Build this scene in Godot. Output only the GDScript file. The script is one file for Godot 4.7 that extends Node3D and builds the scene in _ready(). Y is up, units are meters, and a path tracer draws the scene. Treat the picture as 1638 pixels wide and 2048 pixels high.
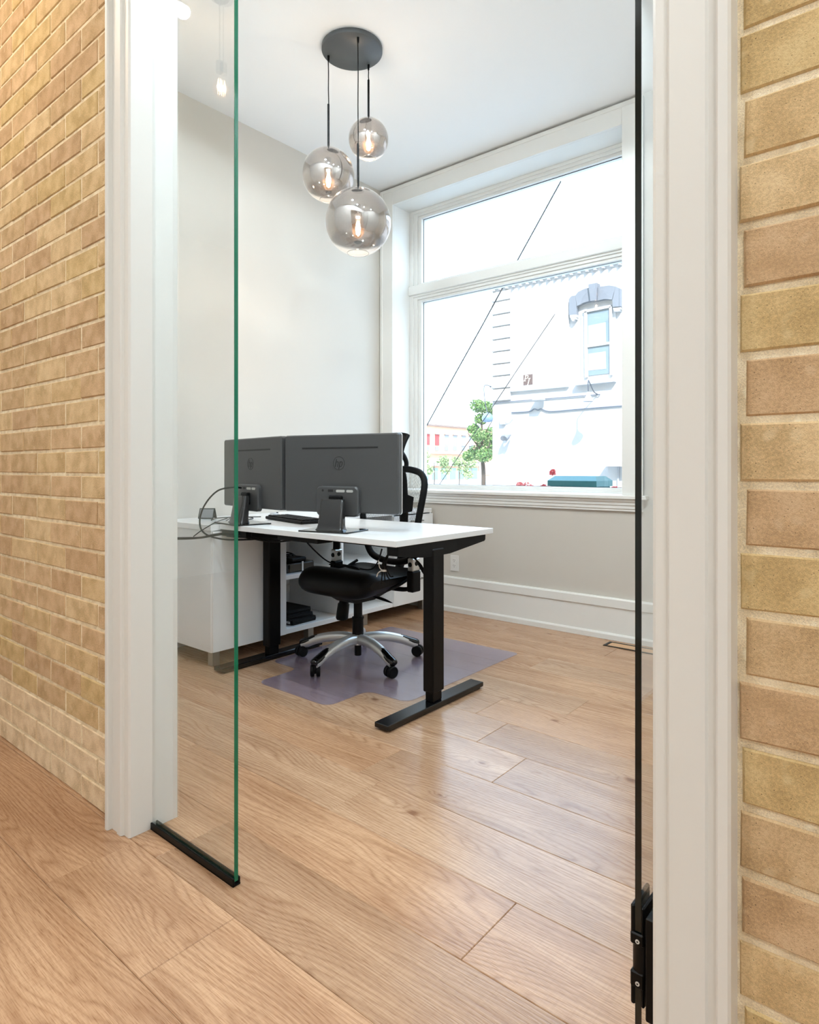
extends Node3D
# An office seen from the hall through a doorway. World: x along the door wall (right), -z into the office, y up, metres; the camera stands over the origin.

const F := 1278.0        # focal length, pixels of the 1638 x 2048 frame
const CX := 819.0
const CY := 936.5        # horizon row
const EYE := 1.05
const CEIL := 3.275
const XL := -3.463       # office left wall
const ZW := -3.811       # office window wall
const ZB := -16.0        # facade across the street
const STREET := -0.45
var TH := atan((1882.0 - 819.0) / 1278.0)
var M := {}
var taken := {}
var rng := RandomNumberGenerator.new()

# ---------------------------------------------------------------- pixels to places
func ray(u: float, v: float) -> Vector3:
	return Vector3(-sin(TH), 0, -cos(TH)) + Vector3(cos(TH), 0, -sin(TH)) * ((u - CX) / F) + Vector3(0, (CY - v) / F, 0)
func at_z(u: float, v: float, z: float) -> Vector3:
	var d := ray(u, v)
	return Vector3(0, EYE, 0) + d * (z / d.z)
func at_x(u: float, v: float, x: float) -> Vector3:
	var d := ray(u, v)
	return Vector3(0, EYE, 0) + d * (x / d.x)
func at_y(u: float, v: float, y: float) -> Vector3:
	var d := ray(u, v)
	return Vector3(0, EYE, 0) + d * ((y - EYE) / d.y)
func at_t(u: float, v: float, t: float) -> Vector3:
	return Vector3(0, EYE, 0) + ray(u, v) * t

# ---------------------------------------------------------------- meshes
func S() -> SurfaceTool:
	var st := SurfaceTool.new()
	st.begin(Mesh.PRIMITIVE_TRIANGLES)
	st.set_smooth_group(-1)
	return st
func t3(st: SurfaceTool, a: Vector3, b: Vector3, c: Vector3) -> void:   # counter-clockwise seen from outside
	st.add_vertex(a); st.add_vertex(c); st.add_vertex(b)
func q4(st: SurfaceTool, a: Vector3, b: Vector3, c: Vector3, d: Vector3) -> void:
	t3(st, a, b, c); t3(st, a, c, d)
func face(st: SurfaceTool, pts: Array, c: Vector3) -> void:             # a convex face that looks away from c
	var m := Vector3.ZERO
	for p in pts: m += p
	m /= pts.size()
	var n: Vector3 = (pts[1] - pts[0]).cross(pts[2] - pts[0])
	var p2 := pts.duplicate()
	if n.dot(m - c) < 0: p2.reverse()
	for k in range(1, p2.size() - 1): t3(st, p2[0], p2[k], p2[k + 1])
func bx(st: SurfaceTool, lo: Vector3, hi: Vector3, b := 0.0, xf := Transform3D.IDENTITY) -> void:
	var c := xf * ((lo + hi) / 2)
	var P := func(sx: int, sy: int, sz: int, full: int) -> Vector3:
		var p := Vector3(hi.x if sx else lo.x, hi.y if sy else lo.y, hi.z if sz else lo.z)
		var g := Vector3(-1 if sx else 1, -1 if sy else 1, -1 if sz else 1) * b
		if full == 0: g.x = 0
		elif full == 1: g.y = 0
		else: g.z = 0
		return xf * (p + g)
	st.set_smooth_group(-1)
	for s in 2:
		face(st, [P.call(s, 0, 0, 0), P.call(s, 1, 0, 0), P.call(s, 1, 1, 0), P.call(s, 0, 1, 0)], c)
		face(st, [P.call(0, s, 0, 1), P.call(1, s, 0, 1), P.call(1, s, 1, 1), P.call(0, s, 1, 1)], c)
		face(st, [P.call(0, 0, s, 2), P.call(1, 0, s, 2), P.call(1, 1, s, 2), P.call(0, 1, s, 2)], c)
	if b > 0:
		for s in 2:
			for t in 2:
				face(st, [P.call(s, t, 0, 0), P.call(s, t, 1, 0), P.call(s, t, 1, 1), P.call(s, t, 0, 1)], c)
				face(st, [P.call(0, s, t, 1), P.call(1, s, t, 1), P.call(1, s, t, 2), P.call(0, s, t, 2)], c)
				face(st, [P.call(s, 0, t, 0), P.call(s, 1, t, 0), P.call(s, 1, t, 2), P.call(s, 0, t, 2)], c)
				for w in 2:
					face(st, [P.call(s, t, w, 0), P.call(s, t, w, 1), P.call(s, t, w, 2)], c)
func cb(st: SurfaceTool, c: Vector3, size: Vector3, b := 0.0, xf := Transform3D.IDENTITY) -> void:
	bx(st, c - size / 2, c + size / 2, b, xf)
# a tube along points; rs: a radius, or one per point; squash: second radius over the first, measured along up
func tube(st: SurfaceTool, pts: Array, rs, n := 8, squash := 1.0, up := Vector3.UP, caps := true, closed := false) -> void:
	var rings := []
	var m := pts.size()
	var side := Vector3.ZERO
	for i in m:
		var a: Vector3 = pts[(i - 1 + m) % m] if closed else pts[max(i - 1, 0)]
		var b: Vector3 = pts[(i + 1) % m] if closed else pts[min(i + 1, m - 1)]
		var t := (b - a).normalized()
		if squash != 1.0 or side == Vector3.ZERO:
			var u0 := up
			if absf(t.dot(u0)) > 0.97: u0 = Vector3.RIGHT if absf(t.x) < 0.9 else Vector3.FORWARD
			side = t.cross(u0).normalized()
		else:
			side = (side - t * side.dot(t)).normalized()
		var u2 := side.cross(t).normalized()
		var r: float = rs[i] if rs is Array else rs
		var ring := []
		for k in n:
			var an := TAU * k / n
			ring.append(pts[i] + side * cos(an) * r + u2 * sin(an) * r * squash)
		rings.append(ring)
	st.set_smooth_group(1)
	for i in (m if closed else m - 1):
		var A: Array = rings[i]
		var B: Array = rings[(i + 1) % m]
		for k in n:
			var k2 := (k + 1) % n
			q4(st, A[k2], A[k], B[k], B[k2])
	st.set_smooth_group(-1)
	if caps and not closed:
		for k in range(1, n - 1):
			t3(st, rings[0][0], rings[0][k], rings[0][k + 1])
			t3(st, rings[m - 1][0], rings[m - 1][k + 1], rings[m - 1][k])
func cyl(st: SurfaceTool, a: Vector3, b: Vector3, ra: float, rb := -1.0, n := 20) -> void:
	tube(st, [a, b], [ra, ra if rb < 0 else rb], n)
# prof: (radius, height) pairs from top to bottom or bottom to top, spun round y
func lathe(st: SurfaceTool, prof: Array, n := 32, xf := Transform3D.IDENTITY, uv := false) -> void:
	st.set_smooth_group(2)
	for i in prof.size() - 1:
		var p: Vector2 = prof[i]
		var q: Vector2 = prof[i + 1]
		for k in n:
			var a := TAU * k / n
			var b := TAU * (k + 1) / n
			var v := [Vector3(p.x * cos(a), p.y, p.x * sin(a)), Vector3(p.x * cos(b), p.y, p.x * sin(b)), Vector3(q.x * cos(b), q.y, q.x * sin(b)), Vector3(q.x * cos(a), q.y, q.x * sin(a))]
			var w := [Vector2(float(k) / n, float(i) / (prof.size() - 1)), Vector2((k + 1.0) / n, float(i) / (prof.size() - 1)), Vector2((k + 1.0) / n, (i + 1.0) / (prof.size() - 1)), Vector2(float(k) / n, (i + 1.0) / (prof.size() - 1))]
			for tri in [[0, 1, 2], [0, 2, 3]]:
				if v[tri[0]].is_equal_approx(v[tri[1]]) or v[tri[1]].is_equal_approx(v[tri[2]]) or v[tri[0]].is_equal_approx(v[tri[2]]): continue
				for j in tri:
					if uv: st.set_uv(w[j])
					st.add_vertex(xf * v[j])
	st.set_smooth_group(-1)
# a polygon in local xy pushed out from z = 0 to z = d
func prism(st: SurfaceTool, poly: PackedVector2Array, d: float, xf := Transform3D.IDENTITY, bev := 0.0) -> void:
	var p := poly.duplicate()
	if Geometry2D.is_polygon_clockwise(p): p.reverse()
	var idx := Geometry2D.triangulate_polygon(p)
	var top := p
	if bev > 0:
		var o := Geometry2D.offset_polygon(p, -bev)
		if o.size() > 0 and o[0].size() == p.size():
			top = o[0]
			if Geometry2D.is_polygon_clockwise(top): top.reverse()
			var best := 0
			for k in top.size():
				if top[k].distance_to(p[0]) < top[best].distance_to(p[0]): best = k
			var r := PackedVector2Array()
			for k in top.size(): r.append(top[(best + k) % top.size()])
			top = r
		else:
			bev = 0.0
	var idt := Geometry2D.triangulate_polygon(top)
	st.set_smooth_group(-1)
	for i in range(0, idt.size(), 3):
		var tr := [top[idt[i]], top[idt[i + 1]], top[idt[i + 2]]]
		if (tr[1] - tr[0]).cross(tr[2] - tr[0]) < 0: tr = [tr[0], tr[2], tr[1]]
		t3(st, xf * Vector3(tr[0].x, tr[0].y, d), xf * Vector3(tr[1].x, tr[1].y, d), xf * Vector3(tr[2].x, tr[2].y, d))
	for i in range(0, idx.size(), 3):
		var tr := [p[idx[i]], p[idx[i + 1]], p[idx[i + 2]]]
		if (tr[1] - tr[0]).cross(tr[2] - tr[0]) < 0: tr = [tr[0], tr[2], tr[1]]
		t3(st, xf * Vector3(tr[0].x, tr[0].y, 0), xf * Vector3(tr[2].x, tr[2].y, 0), xf * Vector3(tr[1].x, tr[1].y, 0))
	for k in p.size():
		var k2 := (k + 1) % p.size()
		var e := d - bev
		q4(st, xf * Vector3(p[k].x, p[k].y, 0), xf * Vector3(p[k2].x, p[k2].y, 0), xf * Vector3(p[k2].x, p[k2].y, e), xf * Vector3(p[k].x, p[k].y, e))
		if bev > 0:
			q4(st, xf * Vector3(p[k].x, p[k].y, e), xf * Vector3(p[k2].x, p[k2].y, e), xf * Vector3(top[k2].x, top[k2].y, d), xf * Vector3(top[k].x, top[k].y, d))
func rrect(w: float, h: float, r: float, n := 5) -> PackedVector2Array:
	var p := PackedVector2Array()
	for c in 4:
		var ox := (w / 2 - r) * (1 if c in [0, 3] else -1)
		var oy := (h / 2 - r) * (1 if c in [0, 1] else -1)
		for k in n + 1:
			var a := PI / 2 * (c + float(k) / n)
			p.append(Vector2(ox + r * cos(a), oy + r * sin(a)))
	return p
func smooth(pts: Array, per := 6, closed := false) -> Array:             # Catmull-Rom through points
	var out := []
	var m := pts.size()
	for i in (m if closed else m - 1):
		var p0: Vector3 = pts[(i - 1 + m) % m] if closed else pts[max(i - 1, 0)]
		var p1: Vector3 = pts[i]
		var p2: Vector3 = pts[(i + 1) % m]
		var p3: Vector3 = pts[(i + 2) % m] if closed else pts[min(i + 2, m - 1)]
		for k in per:
			out.append(p1.cubic_interpolate(p2, p0, p3, float(k) / per))
	if not closed: out.append(pts[m - 1])
	return out
func surf(st: SurfaceTool, nu: int, nv: int, f: Callable, flip := false) -> void:   # f(u, v) -> Vector3, u and v from 0 to 1
	st.set_smooth_group(3)
	for i in nu:
		for j in nv:
			var a: Vector3 = f.call(float(i) / nu, float(j) / nv)
			var b: Vector3 = f.call((i + 1.0) / nu, float(j) / nv)
			var c: Vector3 = f.call((i + 1.0) / nu, (j + 1.0) / nv)
			var d: Vector3 = f.call(float(i) / nu, (j + 1.0) / nv)
			if flip: q4(st, d, c, b, a)
			else: q4(st, a, b, c, d)
	st.set_smooth_group(-1)

# ---------------------------------------------------------------- nodes
func numbered(n: String) -> String:
	var k: int = taken.get(n, 0)
	taken[n] = k + 1
	return n if k == 0 else "%s_%03d" % [n, k]
func obj(called: String, st: SurfaceTool, m: Material, parent: Node3D) -> MeshInstance3D:
	st.generate_normals()
	return put(called, st.commit(), m, parent)
func put(called: String, mesh: Mesh, m: Material, parent: Node3D) -> MeshInstance3D:
	var o := MeshInstance3D.new()
	o.mesh = mesh
	o.material_override = m
	o.name = numbered(called) if parent == self else called
	parent.add_child(o, true)
	return o
func tag(o: Node, label: String, category: String, group := "", kind := "") -> Node:
	o.set_meta("label", label)
	o.set_meta("category", category)
	if group: o.set_meta("group", group)
	if kind: o.set_meta("kind", kind)
	return o
func thing(called: String, label: String, category: String, at := Vector3.ZERO, turn := 0.0, group := "", kind := "") -> Node3D:
	var o := Node3D.new()
	o.name = numbered(called)
	add_child(o)
	o.position = at
	o.rotation.y = turn
	tag(o, label, category, group, kind)
	return o
func box_part(called: String, lo: Vector3, hi: Vector3, m: Material, parent: Node3D, b := 0.0) -> MeshInstance3D:
	var st := S()
	bx(st, lo, hi, b)
	return obj(called, st, m, parent)

# ---------------------------------------------------------------- materials
func mat(c: Color, rough: float, metal := 0.0, spec := 0.5) -> StandardMaterial3D:
	var m := StandardMaterial3D.new()
	m.albedo_color = c
	m.roughness = rough
	m.metallic = metal
	m.metallic_specular = spec
	return m
func pane(c: Color, alpha: float) -> StandardMaterial3D:
	var m := mat(Color(c.r, c.g, c.b, alpha), 0.0)
	m.transparency = BaseMaterial3D.TRANSPARENCY_ALPHA
	return m
func glow(c: Color, e: float) -> StandardMaterial3D:
	var m := mat(Color(0.9, 0.9, 0.88), 0.6)
	m.emission_enabled = true
	m.emission = c
	m.emission_energy_multiplier = e
	return m
func noise(freq: float, seed_: int, octaves := 3, type := FastNoiseLite.TYPE_SIMPLEX_SMOOTH) -> FastNoiseLite:
	var n := FastNoiseLite.new()
	n.noise_type = type
	n.seed = seed_
	n.frequency = freq
	n.fractal_octaves = octaves
	return n
func tex(data: PackedByteArray, w: int, h: int) -> ImageTexture:
	return ImageTexture.create_from_image(Image.create_from_data(w, h, false, Image.FORMAT_RGB8, data))
func seamless(n: FastNoiseLite, s: int) -> PackedByteArray:
	var im := n.get_seamless_image(s, s)
	im.convert(Image.FORMAT_L8)
	return im.get_data()

# oak boards: rings, streaks, pores, cross saw marks, a few knots; u runs 2.4 m along the board, v across its 0.2326 m
func wood_textures(seed_: int, knots: Array) -> Array:
	var W := 1536
	var Hh := 224
	var warp := noise(1.0, seed_)
	var warp2 := noise(1.0, seed_ + 1, 2)
	var streak := noise(1.0, seed_ + 2, 2)
	var pore := noise(1.0, seed_ + 3, 1)
	var saw := noise(1.0, seed_ + 4, 1)
	var tone := noise(1.0, seed_ + 5, 2)
	var col := PackedByteArray(); col.resize(W * Hh * 3)
	var hgt := PackedByteArray(); hgt.resize(W * Hh * 3)
	var lo := Vector3(0.605, 0.457, 0.34)
	var hi := Vector3(0.82, 0.685, 0.558)
	var i := 0
	for y in Hh:
		var ym := (float(y) / Hh - 0.5) * 0.2326
		for x in W:
			var xm := float(x) / W * 2.4
			var d := ym + warp.get_noise_2d(xm * 0.6, ym * 3.6) * 0.11 + warp2.get_noise_2d(xm * 1.6, ym * 18.0) * 0.005
			var kn := 0.0
			for k in knots:
				var ex: float = xm - k.x
				var ey: float = ym - k.y
				var rk: float = sqrt(ex * ex * 0.22 + ey * ey) / k.z
				if rk < 6.0:
					d += 0.03 * exp(-rk * rk * 0.3) * signf(ey)
					kn = maxf(kn, clampf(1.25 - rk, 0.0, 1.0))
					kn = maxf(kn, 0.35 * clampf(1.0 - rk / 3.2, 0.0, 1.0))
			var ring := absf(fposmod(d * 62.0, 1.0) * 2.0 - 1.0)
			ring = pow(1.0 - ring, 2.6)
			var s := streak.get_noise_2d(xm * 3.0, ym * 330.0)
			var po := maxf(0.0, pore.get_noise_2d(xm * 22.0, ym * 900.0) - 0.22) * 1.6
			var sw := saw.get_noise_2d(xm * 190.0, ym * 9.0)
			var to := tone.get_noise_2d(xm * 1.2, ym * 7.0)
			var g := 0.62 + 0.30 * s + 0.30 * to - 0.62 * ring * (0.6 + 0.4 * s) - 0.45 * po - 0.10 * maxf(0.0, sw) * (0.5 + to)
			g = clampf(g - 0.9 * kn, -0.35, 1.15)
			var c := lo.lerp(hi, g)
			col[i] = clampi(int(c.x * 255.0), 0, 255)
			col[i + 1] = clampi(int(c.y * 255.0), 0, 255)
			col[i + 2] = clampi(int(c.z * 255.0), 0, 255)
			var hh := clampi(int((0.75 + 0.2 * s - 0.45 * ring - 0.4 * po - 0.12 * sw - 0.2 * kn) * 255.0), 0, 255)
			hgt[i] = hh; hgt[i + 1] = hh; hgt[i + 2] = hh
			i += 3
	return [tex(col, W, Hh), tex(hgt, W, Hh)]

func brick_textures() -> Array:
	var s := 1024
	var a := seamless(noise(0.006, 31, 3), s)
	var b := seamless(noise(0.09, 32, 3), s)
	var c := seamless(noise(0.35, 33, 1), s)
	var d := seamless(noise(0.011, 34, 2), s)
	var e := seamless(noise(0.055, 35, 1, FastNoiseLite.TYPE_CELLULAR), s)
	var col := PackedByteArray(); col.resize(s * s * 3)
	var hgt := PackedByteArray(); hgt.resize(s * s * 3)
	for i in s * s:
		var av := a[i] / 255.0
		var bv := b[i] / 255.0
		var cv := c[i] / 255.0
		var stain := clampf((d[i] / 255.0 - 0.73) * 8.0, 0.0, 1.0)
		var pit := clampf((0.10 - e[i] / 255.0) * 14.0, 0.0, 1.0) * clampf((bv - 0.5) * 6.0, 0.0, 1.0)
		var g := 0.92 + 0.18 * (av - 0.5) + 0.16 * (bv - 0.5) + 0.16 * (cv - 0.5) - 0.35 * pit
		var r := g * 1.02
		var gr := g * (0.985 + 0.03 * (av - 0.5))
		var bl := g * (0.95 + 0.10 * (av - 0.5))
		r = lerpf(r, 1.0, stain * 0.55); gr = lerpf(gr, 1.0, stain * 0.6); bl = lerpf(bl, 1.0, stain * 0.65)
		col[i * 3] = clampi(int(r * 255), 0, 255)
		col[i * 3 + 1] = clampi(int(gr * 255), 0, 255)
		col[i * 3 + 2] = clampi(int(bl * 255), 0, 255)
		var h := clampi(int((0.35 + 0.35 * bv + 0.3 * cv - 0.5 * pit) * 255), 0, 255)
		hgt[i * 3] = h; hgt[i * 3 + 1] = h; hgt[i * 3 + 2] = h
	return [tex(col, s, s), tex(hgt, s, s)]

func make_materials() -> void:
	M.ceiling = mat(Color(0.955, 0.955, 0.95), 0.9)
	M.wall = mat(Color(0.80, 0.776, 0.737), 0.85)
	M.trim = mat(Color(0.905, 0.90, 0.88), 0.4)
	M.white = mat(Color(0.94, 0.94, 0.935), 0.2)
	M.desk_white = mat(Color(0.90, 0.90, 0.895), 0.28)
	M.inside_white = M.white
	M.black_metal = mat(Color(0.035, 0.035, 0.038), 0.34, 0.0, 0.28)
	M.foot = mat(Color(0.035, 0.037, 0.042), 0.2)
	M.black = mat(Color(0.03, 0.03, 0.032), 0.45, 0.0, 0.3)
	M.soft_black = mat(Color(0.04, 0.041, 0.044), 0.6, 0.0, 0.3)
	M.gloss_black = mat(Color(0.05, 0.048, 0.045), 0.08)
	M.neck = mat(Color(0.15, 0.145, 0.14), 0.12)
	M.monitor = mat(Color(0.26, 0.26, 0.26), 0.42)
	M.monitor_dark = mat(Color(0.06, 0.06, 0.06), 0.5)
	M.screen = mat(Color(0.02, 0.02, 0.022), 0.12)
	M.port = mat(Color(0.78, 0.78, 0.76), 0.3, 0.6)
	M.silver = mat(Color(0.84, 0.84, 0.83), 0.34, 0.65)
	M.steel = mat(Color(0.62, 0.61, 0.59), 0.35, 0.8)
	M.mesh = mat(Color(0.03, 0.032, 0.035), 0.42, 0.0, 0.3)
	M.cable = mat(Color(0.03, 0.03, 0.03), 0.45, 0.0, 0.3)
	M.plastic_white = mat(Color(0.88, 0.87, 0.85), 0.35)
	M.slot = mat(Color(0.10, 0.10, 0.10), 0.6)
	M.pane = pane(Color(0.25, 0.48, 0.38), 0.05)
	M.window_pane = pane(Color(0.93, 0.97, 1.0), 0.015)
	M.green_edge = mat(Color(0.02, 0.43, 0.30), 0.06)
	M.dark_edge = mat(Color(0.018, 0.07, 0.065), 0.06)
	M.bulb_glass = pane(Color(1.0, 0.74, 0.44), 0.004)
	M.globe = pane(Color(0.97, 0.97, 0.97), 0.04)
	M.lip = pane(Color(0.55, 0.56, 0.57), 0.45)
	M.mat_plastic = mat(Color(0.56, 0.555, 0.74, 0.15), 0.22)
	M.mat_plastic.transparency = BaseMaterial3D.TRANSPARENCY_ALPHA
	M.mat_plastic.normal_enabled = false
	M.hall_wall = mat(Color(0.92, 0.92, 0.915), 0.85)
	M.mortar = mat(Color(0.80, 0.74, 0.61), 0.95)
	M.gap = mat(Color(0.16, 0.11, 0.07), 0.9)
	# silver film on the inside of the pendant globes: it covers the upper part and thins out to bare glass below
	var im := Image.create(4, 256, false, Image.FORMAT_RGBA8)
	for y in 256:
		var f := y / 255.0
		var al := 0.80 * (1.0 - smoothstep(0.71, 0.79, f))
		for x in 4: im.set_pixel(x, y, Color(0.70, 0.67, 0.645, al))
	M.film = mat(Color.WHITE, 0.04, 1.0)
	M.film.albedo_texture = ImageTexture.create_from_image(im)
	M.film.transparency = BaseMaterial3D.TRANSPARENCY_ALPHA
	M.film.texture_repeat = false
	# bricks
	var bt := brick_textures()
	M.bricks = []
	for c in [Color(0.885, 0.785, 0.605), Color(0.875, 0.765, 0.61), Color(0.87, 0.775, 0.575), Color(0.85, 0.745, 0.585), Color(0.905, 0.81, 0.64), Color(0.84, 0.725, 0.575)]:
		var m := mat(c, 0.92)
		m.albedo_texture = bt[0]
		m.heightmap_enabled = true
		m.heightmap_texture = bt[1]
		m.heightmap_scale = 0.10
		m.uv1_triplanar = true
		m.uv1_world_triplanar = true
		m.uv1_scale = Vector3(1.9, 1.9, 1.9)
		M.bricks.append(m)
	M.pale_bricks = []
	for c in [Color(0.96, 0.885, 0.755), Color(0.95, 0.87, 0.735)]:
		var m: StandardMaterial3D = M.bricks[0].duplicate()
		m.albedo_color = c
		M.pale_bricks.append(m)
	M.mortar.albedo_texture = bt[0]
	M.mortar.heightmap_enabled = true
	M.mortar.heightmap_texture = bt[1]
	M.mortar.heightmap_scale = 0.12
	M.mortar.uv1_triplanar = true
	M.mortar.uv1_world_triplanar = true
	M.mortar.uv1_scale = Vector3(3.1, 3.1, 3.1)
	M.mortar.albedo_color = Color(1.0, 0.955, 0.84)
	# oak floor
	M.oak = []
	for k in 4:
		var kn: Array = [[Vector3(0.45, 0.03, 0.011)], [Vector3(1.5, -0.035, 0.014), Vector3(0.35, 0.06, 0.007)], [], [Vector3(1.95, 0.02, 0.009)]][k]
		var wt := wood_textures(100 + 17 * k, kn)
		for tint in [Color(1.0, 1.0, 1.0), Color(0.93, 0.915, 0.90), Color(1.0, 0.975, 0.95)]:
			var m := mat(tint, 0.25)
			m.albedo_texture = wt[0]
			m.heightmap_enabled = true
			m.heightmap_texture = wt[1]
			m.heightmap_scale = 0.03
			M.oak.append(m)

# ---------------------------------------------------------------- lamps
func recessed_light(at: Vector3, energy: float, color: Color, label: String, group: String, edge := 0.8) -> void:
	var t := thing("recessed_light", label, "ceiling light", at, 0, group)
	var st := S()
	lathe(st, [Vector2(0.036, 0.0), Vector2(0.036, -0.004), Vector2(0.05, -0.004), Vector2(0.052, 0.0)], 28)
	obj("trim_ring", st, M.plastic_white, t)
	st = S()
	cyl(st, Vector3(0, -0.0005, 0), Vector3(0, -0.003, 0), 0.036, 0.036, 24)
	obj("lamp_lens", st, glow(color, 14.0), t)
	var l := SpotLight3D.new()
	l.name = "lamp"
	l.light_color = color
	l.light_energy = energy
	l.spot_angle = 84.0
	l.spot_angle_attenuation = edge
	l.spot_range = 9.0
	l.spot_attenuation = 2.0
	l.light_size = 0.035
	l.shadow_enabled = true
	l.rotation_degrees.x = -90
	l.position = Vector3(0, -0.012, 0)
	t.add_child(l)

func bulb(parent: Node3D, top: Vector3, energy: float, gl: float, color: Color) -> void:   # a filament bulb hanging from top
	var st := S()
	cyl(st, top + Vector3(0, 0.0, 0), top + Vector3(0, -0.05, 0), 0.017, 0.017, 16)
	obj("socket", st, M.black_metal, parent)
	var b := top + Vector3(0, -0.05, 0)
	st = S()
	lathe(st, [Vector2(0.013, 0), Vector2(0.015, -0.012), Vector2(0.024, -0.035), Vector2(0.031, -0.062), Vector2(0.032, -0.08), Vector2(0.027, -0.102), Vector2(0.016, -0.116), Vector2(0.003, -0.12)], 24, Transform3D(Basis(), b))
	var g := obj("bulb", st, M.bulb_glass, parent)
	st = S()
	for k in 6:
		var a := TAU * k / 6
		var a2 := TAU * (k + 0.5) / 6
		tube(st, [b + Vector3(cos(a) * 0.006, -0.03, sin(a) * 0.006), b + Vector3(cos(a) * 0.013, -0.066, sin(a) * 0.013), b + Vector3(cos(a2) * 0.009, -0.1, sin(a2) * 0.009)], 0.0019, 5)
	obj("filament", st, glow(color, gl), g)
	var l := OmniLight3D.new()
	l.name = "lamp"
	l.light_color = color
	l.light_energy = energy
	l.omni_range = 9.0
	l.omni_attenuation = 2.0
	l.light_size = 0.012
	l.shadow_enabled = true
	l.position = b + Vector3(0, -0.068, 0)
	parent.add_child(l)

# ================================================================ scene
func _ready() -> void:
	rng.seed = 7
	# camera: upright, lens shifted down a little
	var cam := Camera3D.new()
	cam.name = "camera"
	cam.projection = Camera3D.PROJECTION_FRUSTUM
	cam.near = 0.05
	cam.far = 400.0
	cam.size = 0.05 * 2048.0 / F
	cam.frustum_offset = Vector2(0, -0.05 * (1024.0 - CY) / F)
	add_child(cam)
	cam.position = Vector3(0, EYE, 0)
	cam.rotation.y = TH
	cam.current = true
	# sky, sun, exposure
	var env := Environment.new()
	env.tonemap_mode = Environment.TONE_MAPPER_LINEAR
	env.tonemap_exposure = 1.75
	env.background_mode = Environment.BG_SKY
	var sm := ProceduralSkyMaterial.new()
	sm.sky_top_color = Color(0.73, 0.87, 1.0)
	sm.sky_horizon_color = Color(0.87, 0.945, 1.0)
	sm.ground_horizon_color = Color(0.80, 0.80, 0.78)
	sm.ground_bottom_color = Color(0.70, 0.70, 0.68)
	env.background_energy_multiplier = 3.5
	var sky := Sky.new()
	sky.sky_material = sm
	env.sky = sky
	env.sdfgi_enabled = true
	env.ssao_enabled = true
	env.ssil_enabled = true
	var we := WorldEnvironment.new()
	we.name = "world_environment"
	we.environment = env
	add_child(we)
	var sun := DirectionalLight3D.new()
	sun.name = "sun"
	sun.light_energy = 1.8
	sun.light_color = Color(0.98, 0.98, 1.0)
	sun.light_angular_distance = 0.6
	sun.shadow_enabled = true
	sun.sky_mode = DirectionalLight3D.SKY_MODE_LIGHT_ONLY
	add_child(sun)
	sun.look_at_from_position(Vector3(0, 30, 0), Vector3(0, 30, 0) + Vector3(-0.646, -0.92, -0.75))

	make_materials()
	# ceiling lamps out of the frame: the globes mirror the office ones, the glass panel mirrors one of the hall's
	var warm := Color(0.95, 0.985, 1.0)
	var neutral := Color(0.89, 0.96, 1.0)
	for x in [-2.82, -1.2, 0.42]:
		recessed_light(Vector3(x, CEIL, -0.25), 0.27 if x < -0.5 else 1.15, warm, "small round recessed light in the hall ceiling along the brick wall", "hall ceiling lights")
	for x in [-3.4, -1.2, 1.0]:
		recessed_light(Vector3(x, CEIL, 1.0), 1.3, warm, "small round recessed light in the hall ceiling away from the brick wall", "hall ceiling lights")
	for p in [Vector2(-2.0, -1.6), Vector2(-0.7, -1.6), Vector2(-0.1, -2.3), Vector2(-1.4, -1.35)]:
		recessed_light(Vector3(p.x, CEIL, p.y), 0.9, neutral, "small round recessed light in the white office ceiling", "office ceiling lights", 0.08)

	build_shell()
	build_floor()
	build_bricks()
	build_trim()
	build_window()
	build_glass()
	build_credenza()
	build_desk()
	build_monitors()
	build_chair()
	build_pendant()
	build_small_things()
	build_cables()
	build_outside()

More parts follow.
